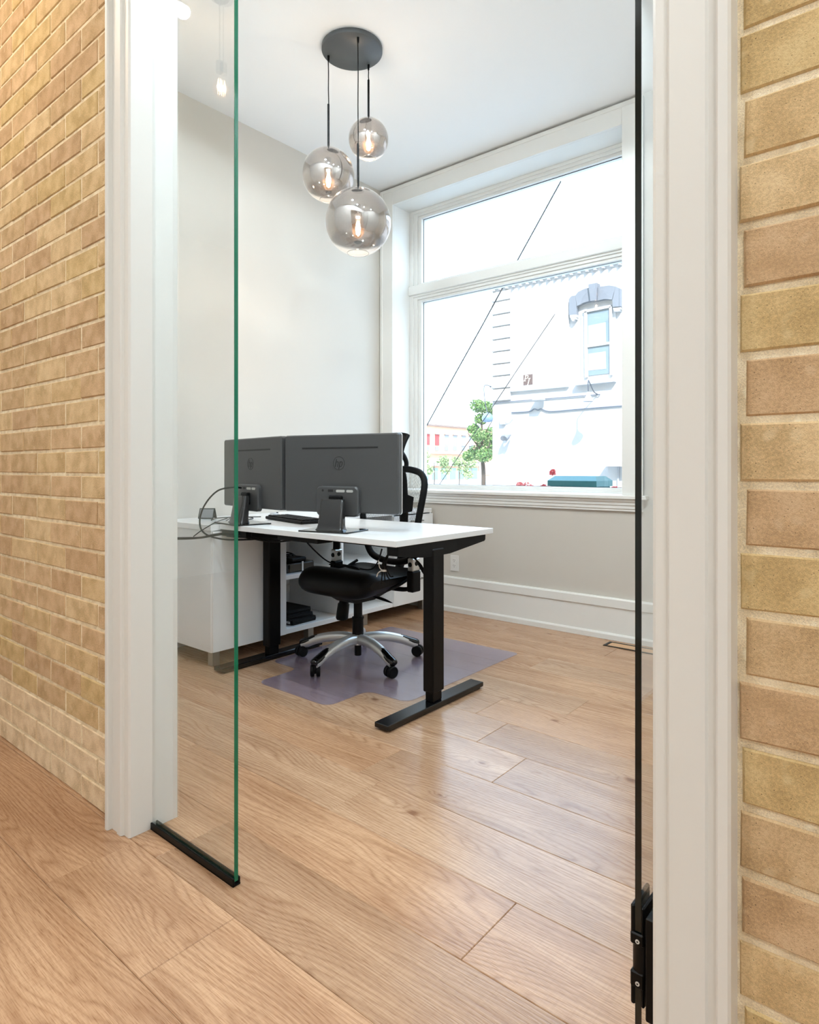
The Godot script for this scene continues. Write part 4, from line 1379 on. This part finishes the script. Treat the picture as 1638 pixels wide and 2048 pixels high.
func build_outside() -> void:
	var paint := mat(Color(0.70, 0.70, 0.70), 0.8)
	var stone := mat(Color(0.44, 0.455, 0.475), 0.85)
	var grey := mat(Color(0.62, 0.63, 0.64), 0.6)
	var st := S()
	bx(st, Vector3(-160, STREET - 0.2, -160), Vector3(60, STREET, -4.16))
	tag(obj("street", st, mat(Color(0.74, 0.74, 0.735), 0.9), self), "pale sunlit street and sidewalk outside the window", "street", "", "structure")
	# the row this office stands in: upper storeys and neighbours, which shade the near sidewalk
	st = S()
	bx(st, Vector3(-26, CEIL + 0.301, -4.15), Vector3(18, 12.0, 8))
	bx(st, Vector3(-26, STREET, -4.15), Vector3(-5.75, CEIL + 0.3, 8))
	bx(st, Vector3(1.85, STREET, -4.15), Vector3(18, CEIL + 0.3, 8))
	bx(st, Vector3(-5.75, STREET, 2.25), Vector3(1.85, CEIL + 0.3, 8))
	tag(obj("wall_exterior", st, mat(Color(0.72, 0.62, 0.50), 0.9), self), "brick row of upper storeys and neighbours around the office", "building", "", "structure")
	# white painted brick building
	var c0 := at_z(985, 900, ZB)
	var ytop := at_z(985, 573, ZB).y
	var b := thing("white_building", "white painted corner building with an arched window and dogtooth cornice", "building", Vector3(c0.x, STREET, ZB))
	box_part("wall", Vector3(0, 0.001, -8), Vector3(17, ytop - STREET, 0), paint, b)
	box_part("cornice_cap", Vector3(-0.05, ytop - STREET, -8), Vector3(17, ytop - STREET + 0.32, 0.16), paint, b)
	for k in 36:
		var x := 0.06 + k * 0.222
		st = S()
		prism(st, PackedVector2Array([Vector2(-0.075, 0), Vector2(0.075, 0), Vector2(0, 0.12)]), 0.16, Transform3D(Basis(Vector3(1, 0, 0), Vector3(0, 0, 1), Vector3(0, -1, 0)), Vector3(x, ytop - STREET, 0)))
		obj("dentil", st, paint, b)
	# rusticated corner blocks
	var vs := [598.0, 624.5, 649.0, 675.0, 699.6, 724.6, 749.0, 774.5, 800.0]
	var xr := at_z(1022.5, 700, ZB).x
	for k in vs.size():
		var yb := at_z(1022.5, vs[k], ZB).y
		var yt := ytop - 0.22 if k == 0 else at_z(1022.5, vs[k - 1], ZB).y - 0.035
		box_part("quoin", Vector3(0.0, yb - STREET, 0), Vector3(xr - c0.x, yt - STREET, 0.07), paint, b, 0.012)
	# arched window
	var win := Node3D.new()
	win.name = "window"
	b.add_child(win)
	win.position = Vector3.ZERO
	var off := b.position
	var fp := func(called: String, px: Array, d: float, m: Material) -> void:
		var s2 := S()
		prism(s2, fpoly(px, ZB), d, Transform3D(Basis(), Vector3(0, 0, ZB) - off), 0.0)
		obj(called, s2, m, win)
	fp.call("arch_stone", [[1142, 632], [1142, 600], [1147, 594], [1155, 593], [1157, 612], [1157, 631]], 0.13, stone)
	fp.call("arch_stone", [[1155, 593], [1160, 586], [1172, 580], [1184, 577], [1186, 603], [1172, 607], [1158, 614]], 0.13, stone)
	fp.call("keystone", [[1183, 572], [1200, 569], [1198, 603], [1187, 605]], 0.20, stone)
	fp.call("arch_stone", [[1200, 576], [1222, 573], [1235, 575], [1229, 601], [1212, 600], [1199, 603]], 0.13, stone)
	fp.call("arch_stone", [[1235, 575], [1246, 580], [1248, 616], [1230, 618], [1228, 601]], 0.13, stone)
	for e in [[1144, 632, 1157, 637], [1146, 637, 1156, 641], [1148, 641, 1153, 644], [1230, 616, 1246, 621], [1232, 621, 1243, 625]]:
		fp.call("corbel", [[e[0], e[1]], [e[2], e[1] - 1], [e[2], e[3] - 1], [e[0], e[3]]], 0.13, paint)
	fp.call("window_frame", [[1163, 625], [1232, 612], [1232, 762], [1163, 769]], 0.03, paint)
	fp.call("window_head", [[1169, 622], [1224, 611], [1224, 616], [1169, 627]], 0.09, paint)
	var glass := mat(Color(0.47, 0.535, 0.565), 0.2)
	var blind := mat(Color(0.60, 0.62, 0.61), 0.7)
	fp.call("pane", [[1176, 627], [1221, 618], [1222, 685], [1177, 692]], 0.045, glass)
	fp.call("pane", [[1177, 696], [1222, 690], [1222, 747], [1178, 752]], 0.045, glass)
	fp.call("blind", [[1178, 652], [1213, 645], [1214, 686], [1178, 691]], 0.05, blind)
	fp.call("blind", [[1178, 708], [1213, 703], [1214, 738], [1178, 742]], 0.05, blind)
	fp.call("meeting_rail", [[1175, 691], [1223, 684], [1223, 689], [1175, 696]], 0.08, paint)
	fp.call("jamb", [[1171, 625], [1176, 624], [1178, 755], [1172, 756]], 0.09, paint)
	fp.call("jamb", [[1221, 615], [1226, 614], [1227, 751], [1222, 751]], 0.09, paint)
	fp.call("sill", [[1154, 766], [1233, 758], [1233, 764], [1154, 772]], 0.16, paint)
	# sign board with a small brown plaque
	var a := at_z(1023.5, 597, ZB)
	var e2 := at_z(1139, 774, ZB)
	var sg := thing("wall_sign", "large blank white sign board on the white building", "sign", Vector3(a.x, e2.y, ZB))
	box_part("board", Vector3(0, 0, 0.001), Vector3(e2.x - a.x, a.y - e2.y, 0.09), mat(Color(0.87, 0.865, 0.86), 0.6), sg, 0.01)
	var pa := at_z(1047, 750, ZB + 0.09)
	var pb := at_z(1065.5, 769, ZB + 0.09)
	var pq := box_part("plaque", Vector3(pa.x - a.x, pb.y - e2.y, 0.09), Vector3(pb.x - a.x, pa.y - e2.y, 0.10), mat(Color(0.36, 0.29, 0.27), 0.6), sg)
	for e in [["P", -0.22, 0.04, 1.0], ["J", 0.10, -0.05, 1.1]]:
		var tm := TextMesh.new()
		tm.text = e[0]
		tm.font = font("Droid Serif")
		tm.font_size = 32
		tm.pixel_size = 0.0068
		tm.depth = 0.01
		var tx := put("lettering", tm, mat(Color(0.95, 0.90, 0.80), 0.6), pq)
		tx.transform = Transform3D(Basis(Vector3(e[3], 0, 0), Vector3(0.3, 1, 0), Vector3(0, 0, 1)), Vector3((pa.x + pb.x) / 2 - a.x + e[1] * 0.25, (pa.y + pb.y) / 2 - e2.y + e[2], 0.104))
	# wall fittings
	var box1 := at_z(1064, 790, ZB + 0.34)
	var box2 := at_z(1083, 800, ZB + 0.34)
	var jb := thing("junction_box", "pale box projecting from the white building under the sign board", "junction box", Vector3(box1.x, box2.y, ZB))
	box_part("box", Vector3(0, 0, 0.12), Vector3(box2.x - box1.x, box1.y - box2.y, 0.34), grey, jb, 0.01)
	box_part("bracket", Vector3(0.06, 0.03, 0.001), Vector3(0.14, box1.y - box2.y - 0.02, 0.13), grey, jb)
	box1 = at_z(998.5, 835, ZB + 0.1)
	box2 = at_z(1009, 849, ZB + 0.1)
	jb = thing("junction_box", "small grey box low on the corner of the white building", "junction box", Vector3(box1.x, box2.y, ZB))
	box_part("box", Vector3(0, 0, 0.001), Vector3(box2.x - box1.x, box1.y - box2.y, 0.10), grey, jb, 0.01)
	st = S()
	tube(st, smooth([Vector3(box2.x - box1.x, 0.06, 0.04), Vector3(box2.x - box1.x + 0.12, 0.07, 0.03), Vector3(box2.x - box1.x + 0.22, 0.15, 0.02)], 4), 0.008, 6)
	obj("conduit", st, grey, jb)
	# twin flood light
	var fl0 := at_z(1016, 872, ZB)
	var fl := thing("flood_light", "white twin flood light low on the white building", "wall light", Vector3(fl0.x, fl0.y, ZB))
	st = S()
	cyl(st, Vector3(0, 0, 0.001), Vector3(0, 0, 0.12), 0.07, 0.07, 18)
	obj("mount", st, paint, fl)
	for s in [[-0.02, 0.35], [0.16, -0.3]]:
		st = S()
		var dr := Vector3(s[1], -0.5, 0.8).normalized()
		tube(st, [Vector3(s[0], 0.02, 0.12), Vector3(s[0], 0.0, 0.2) , Vector3(s[0], 0.0, 0.2) + dr * 0.07, Vector3(s[0], 0.0, 0.2) + dr * 0.17], [0.02, 0.035, 0.07, 0.08], 16)
		obj("lamp_head", st, stone, fl)
	# gooseneck lamps
	var g0 := at_z(1196, 789, ZB)
	var gs := at_z(1176.5, 786, ZB + 0.75)
	var gl := thing("gooseneck_lamp", "gooseneck lamp with a pale cone shade under the arched window", "wall light", g0, 0, "gooseneck lamps on the white building")
	st = S()
	cyl(st, Vector3(0, 0, 0.001), Vector3(0, 0, 0.03), 0.06, 0.06, 20)
	obj("mount", st, grey, gl)
	var dd := gs - g0
	st = S()
	tube(st, smooth([Vector3(0, 0, 0.02), Vector3(-0.02, 0.06, 0.22), Vector3(dd.x * 0.55, 0.24, dd.z * 0.8), Vector3(dd.x, 0.27, dd.z), Vector3(dd.x, dd.y, dd.z)], 6), 0.014, 8)
	obj("arm", st, mat(Color(0.25, 0.28, 0.32), 0.5), gl)
	st = S()
	lathe(st, [Vector2(0.03, 0.03), Vector2(0.034, -0.02), Vector2(0.075, -0.10), Vector2(0.125, -0.205), Vector2(0.125, -0.215), Vector2(0.11, -0.205), Vector2(0.06, -0.11), Vector2(0.0, -0.05)], 28, Transform3D(Basis(), dd))
	obj("shade", st, grey, gl)
	var k0 := at_z(986, 774, ZB)
	gl = thing("gooseneck_lamp", "gooseneck lamp with a round blue-grey shade at the building's corner by the tree", "wall light", k0, 0, "gooseneck lamps on the white building")
	st = S()
	cyl(st, Vector3(0, 0, 0.071), Vector3(0, 0, 0.10), 0.05, 0.05, 18)
	obj("mount", st, grey, gl)
	st = S()
	var k1 := at_z(969, 795, ZB + 0.5) - k0
	var k2 := at_z(975, 826, ZB + 0.5) - k0
	tube(st, smooth([Vector3(0, 0, 0.09), Vector3(-0.10, 0.02, 0.3), k1, k1.lerp(k2, 0.7) + Vector3(-0.01, 0, 0), k2], 6), 0.014, 8)
	obj("arm", st, mat(Color(0.25, 0.28, 0.32), 0.5), gl)
	st = S()
	lathe(st, [Vector2(0.03, 0.06), Vector2(0.10, 0.03), Vector2(0.15, -0.05), Vector2(0.16, -0.12), Vector2(0.13, -0.2), Vector2(0.0, -0.22)], 24, Transform3D(Basis(), k2 + Vector3(0, -0.05, 0)))
	obj("shade", st, mat(Color(0.42, 0.52, 0.62), 0.4), gl)
	# low wall shelf at the right
	var s0 := at_z(1204, 929, ZB + 0.3)
	var s1 := at_z(1250, 931, ZB + 0.3)
	var sh := thing("wall_shelf", "slim bracketed fitting low on the white building beside the green cabinet", "wall fitting", Vector3(s0.x, s0.y - 0.05, ZB))
	box_part("board", Vector3(0, 0, 0.001), Vector3(s1.x - s0.x + 0.6, 0.04, 0.3), paint, sh)
	box_part("bracket", Vector3(0.3, -0.9, 0.001), Vector3(0.34, 0, 0.05), grey, sh)
	# cables and a ledge along the wall
	for e in [[[985, 807, 1010, 804, 1100, 797, 1150, 793, 1200, 789], 0.014, "thin conduit running across the white building to the gooseneck lamp"], [[1023, 825, 1058, 823, 1068, 818, 1076, 820, 1083, 818, 1100, 823, 1150, 819, 1200, 815, 1252, 811], 0.018, "slack dark cable strung along the white building below the sign board"]]:
		var px: Array = e[0]
		var pts := []
		for i in range(0, px.size(), 2): pts.append(at_z(px[i], px[i + 1], ZB + 0.03))
		var o0: Vector3 = pts[0]
		var wt := thing("wall_cable", e[2], "cable", o0)
		var rel := []
		for p in pts: rel.append(p - o0)
		st = S()
		tube(st, smooth(rel, 5), e[1], 6)
		obj("cord", st, mat(Color(0.35, 0.38, 0.42), 0.6), wt)
	# overhead wires
	for e in [[at_t(1122, 362, 11.0), at_t(842, 872, 14.0), 0.013, "dark overhead wire slanting down across the whole window"], [at_t(1110, 628, 12.5), at_t(868, 985, 15.0), 0.0085, "thinner overhead wire slanting down in front of the sign board"]]:
		var wr := thing("overhead_wire", e[3], "wire", e[1])
		st = S()
		var q: Vector3 = e[0] - e[1]
		var ext := q * 1.0
		tube(st, [-q * ((e[1].y - STREET) / q.y), q * 0.25, q * 0.5 - Vector3(0, 0.02, 0), q * 0.75, ext], e[2], 6)
		obj("wire", st, mat(Color(0.12, 0.12, 0.12), 0.6), wr)
	# green utility cabinet
	var zc := -9.0
	var ca := at_z(1095, 961, zc)
	var cbb := at_z(1193, 961, zc)
	var teal := mat(Color(0.02, 0.36, 0.37), 0.3)
	var uc := thing("utility_cabinet", "dark green utility cabinet with a hipped lid outside the window", "utility cabinet", Vector3((ca.x + cbb.x) / 2, STREET, zc - 0.3))
	var wv := cbb.x - ca.x
	var top := ca.y - STREET
	box_part("body", Vector3(-wv / 2 + 0.03, 0.001, -0.28), Vector3(wv / 2 - 0.03, top - 0.085, 0.28), teal, uc, 0.01)
	st = S()
	var A := [Vector3(-wv / 2, top - 0.085, 0.3), Vector3(wv / 2, top - 0.085, 0.3), Vector3(wv / 2, top - 0.085, -0.3), Vector3(-wv / 2, top - 0.085, -0.3)]
	var Bv := []
	var Cv := []
	for p in A:
		Bv.append(p + Vector3(0, 0.085, 0))
		Cv.append(Vector3(p.x * 0.84, top + 0.07, p.z * 0.6))
	for k in 4:
		var n := (k + 1) % 4
		q4(st, A[k], A[n], Bv[n], Bv[k])
		q4(st, Bv[k], Bv[n], Cv[n], Cv[k])
	q4(st, Cv[0], Cv[1], Cv[2], Cv[3])
	q4(st, A[3], A[2], A[1], A[0])
	obj("lid", st, teal, uc)
	# planters with red flowers
	var reds := [mat(Color(0.80, 0.24, 0.28), 0.6), mat(Color(0.88, 0.50, 0.48), 0.6)]
	var leaf := mat(Color(0.30, 0.46, 0.20), 0.7)
	var n_ := 0
	for e in [[1030, 1068, 958, 972, "left"], [1083, 1100, 952, 972, "mid"], [1222, 1250, 966, 978, "right"]]:
		var zf := -8.2
		var f0 := at_z(e[0], e[3], zf)
		var f1 := at_z(e[1], e[2], zf)
		var pl := thing("flower_planter", ["tub of red flowers standing well away from the green cabinet", "tub of red flowers with one tall bloom beside the green cabinet", "tub of small red flowers under the wall fitting"][n_], "planter", Vector3((f0.x + f1.x) / 2, STREET, zf), 0, "flower planters by the sidewalk")
		var hw := (f1.x - f0.x) / 2
		st = S()
		lathe(st, [Vector2(0, 0.002), Vector2(hw * 0.7, 0.002), Vector2(hw * 0.95, f0.y - STREET - 0.28), Vector2(hw * 0.88, f0.y - STREET - 0.28), Vector2(0, f0.y - STREET - 0.3)], 20)
		obj("pot", st, mat(Color(0.42, 0.30, 0.24), 0.8), pl)
		var hy := f0.y - STREET
		leaves(pl, [[Vector3(0, hy - 0.18, 0), hw * 1.0]], 260, 0.07, [leaf], "leaves")
		var bl := [[Vector3(0, hy - 0.04, 0), hw * 0.8], [Vector3(-hw * 0.5, hy + 0.0, 0), hw * 0.45], [Vector3(hw * 0.6, hy - 0.03, 0), hw * 0.4]]
		if n_ == 1: bl.append([at_z(1105, 945, zf) - pl.position, 0.045])
		leaves(pl, bl, 300, 0.045, reds, "petals")
		n_ += 1
	# tree at the building's corner
	var trunk := at_t(966, 930, 27.0)
	trunk.y = STREET
	var tr := thing("street_tree", "leafy green street tree at the corner of the white building", "tree", trunk)
	st = S()
	tube(st, smooth([Vector3(0, 0.001, 0), Vector3(0.03, 1.2, 0), Vector3(-0.08, 2.6, 0), Vector3(-0.02, 4.1, 0)], 4), [0.11, 0.105, 0.1, 0.1, 0.09, 0.09, 0.08, 0.07, 0.06, 0.05, 0.04, 0.035, 0.02], 8)
	for e in [[1.6, 0.55, 2.6, 0.3], [2.2, -0.7, 3.0, 0.1], [2.8, 0.4, 3.7, -0.3]]:
		tube(st, [Vector3(-0.03, e[0], 0), Vector3(e[1], e[2], e[3])], [0.045, 0.015], 6)
	obj("trunk", st, mat(Color(0.30, 0.25, 0.20), 0.9), tr)
	var blobs := []
	for e in [[955, 812, 16], [972, 815, 16], [962, 838, 14], [947, 858, 13], [957, 870, 16], [972, 885, 22], [950, 905, 18], [935, 912, 11], [968, 910, 18], [985, 870, 22], [990, 900, 22], [985, 825, 16]]:
		blobs.append([at_t(e[0], e[1], 27.0 + rng.randf_range(-0.5, 0.5)) - trunk, e[2] * 27.0 / F])
	leaves(tr, blobs, 6600, 0.105, [mat(Color(0.24, 0.40, 0.17), 0.6), mat(Color(0.42, 0.56, 0.27), 0.6), mat(Color(0.52, 0.60, 0.36), 0.6)])
	# pale young trees further down the street
	for e in [[868, 930, 42.0, 15, "pale young street tree in front of the low peach building's shopfront"], [918, 938, 44.0, 15, "pale young street tree standing before the gift shop"]]:
		var tp := at_t(e[0], e[1], e[2])
		tp.y = STREET
		var yt2 := thing("street_tree", e[4], "tree", tp, 0)
		st = S()
		tube(st, [Vector3(0, 0.001, 0), Vector3(0.04, 1.0, 0), Vector3(0, 1.9, 0)], [0.05, 0.045, 0.03], 7)
		obj("trunk", st, mat(Color(0.34, 0.30, 0.26), 0.9), yt2)
		var bb := []
		for j in 7:
			var pp := at_t(e[0] + rng.randf_range(-22, 26), e[1] + rng.randf_range(-22, 12), e[2]) - tp
			bb.append([pp, e[3] * e[2] / F * 0.8])
		leaves(yt2, bb, 900, 0.2, [mat(Color(0.62, 0.68, 0.48), 0.6), mat(Color(0.50, 0.56, 0.36), 0.6)])
	# low peach building down the side street, its front facing right
	var XB := -50.0
	var ya := at_x(843, 850, XB).y
	var p0 := at_x(835, 900, XB)
	var p1 := at_x(1000, 900, XB)
	var pb2 := thing("peach_building", "low peach coloured building with tall windows and shops down the side street", "building", Vector3(XB, STREET, p0.z))
	var len := p0.z - p1.z
	var peach := mat(Color(0.76, 0.58, 0.47), 0.85)
	box_part("wall", Vector3(-8, 0.001, -len - 6), Vector3(0, ya - STREET, 12), peach, pb2)
	box_part("parapet", Vector3(-8.2, ya - STREET, -len - 6.2), Vector3(0.25, ya - STREET + 0.22, 12.2), mat(Color(0.45, 0.38, 0.34), 0.8), pb2)
	var hx := func(called: String, u0: float, u1: float, v0: float, v1: float, d: float, m: Material, par: Node3D) -> MeshInstance3D:
		var q0 := at_x(u0, v0, XB)
		var q1 := at_x(u1, v1, XB)
		return box_part(called, Vector3(0.0, q1.y - STREET, q1.z - p0.z), Vector3(d, q0.y - STREET, q0.z - p0.z), m, par)
	var wk := 0
	for u in [851.0, 870.0, 889.0, 906.0, 923.0, 938.0]:
		var wn: MeshInstance3D = hx.call("window", u, u + 8, 868 + (u - 851) * 0.05, 890 + (u - 851) * 0.05, 0.05, mat(Color(0.62, 0.20, 0.19), 0.7) if wk < 2 else mat(Color(0.48, 0.49, 0.50), 0.4), pb2)
		hx.call("lintel", u - 1, u + 9, 866.5 + (u - 851) * 0.05, 868.5 + (u - 851) * 0.05, 0.25, mat(Color(0.5, 0.45, 0.42), 0.8), wn)
		hx.call("window", u, u + 7, 892.5, 901.5, 0.05, mat(Color(0.45, 0.46, 0.46), 0.4), pb2)
		wk += 1
	hx.call("ledge", 840, 985, 906.5, 908, 0.4, mat(Color(0.72, 0.64, 0.58), 0.8), pb2)
	hx.call("shopfront_sign", 845, 955, 923.5, 932, 0.5, mat(Color(0.84, 0.83, 0.78), 0.7), pb2)
	for u in [846.0, 864.0, 882.0, 900.0, 916.0, 930.0, 943.0]:
		hx.call("shop_window", u, u + 11, 936, 968, 0.08, mat(Color(0.42, 0.55, 0.58), 0.15), pb2)
	hx.call("shop_door", 957, 966, 932, 975, 0.08, mat(Color(0.72, 0.63, 0.58), 0.6), pb2)
	hx.call("shop_window", 969, 979, 932, 950, 0.08, mat(Color(0.66, 0.50, 0.42), 0.5), pb2)
	var gm := TextMesh.new()
	gm.text = "GIFTS"
	gm.font = font("Droid Sans")
	gm.font_size = 32
	gm.pixel_size = 0.020
	gm.depth = 0.04
	var gt := put("lettering", gm, mat(Color(0.16, 0.17, 0.20), 0.6), pb2)
	var gp := at_x(947, 928.5, XB)
	gt.transform = Transform3D(Basis(Vector3.UP, PI / 2), Vector3(0.53, gp.y - STREET, gp.z - p0.z))
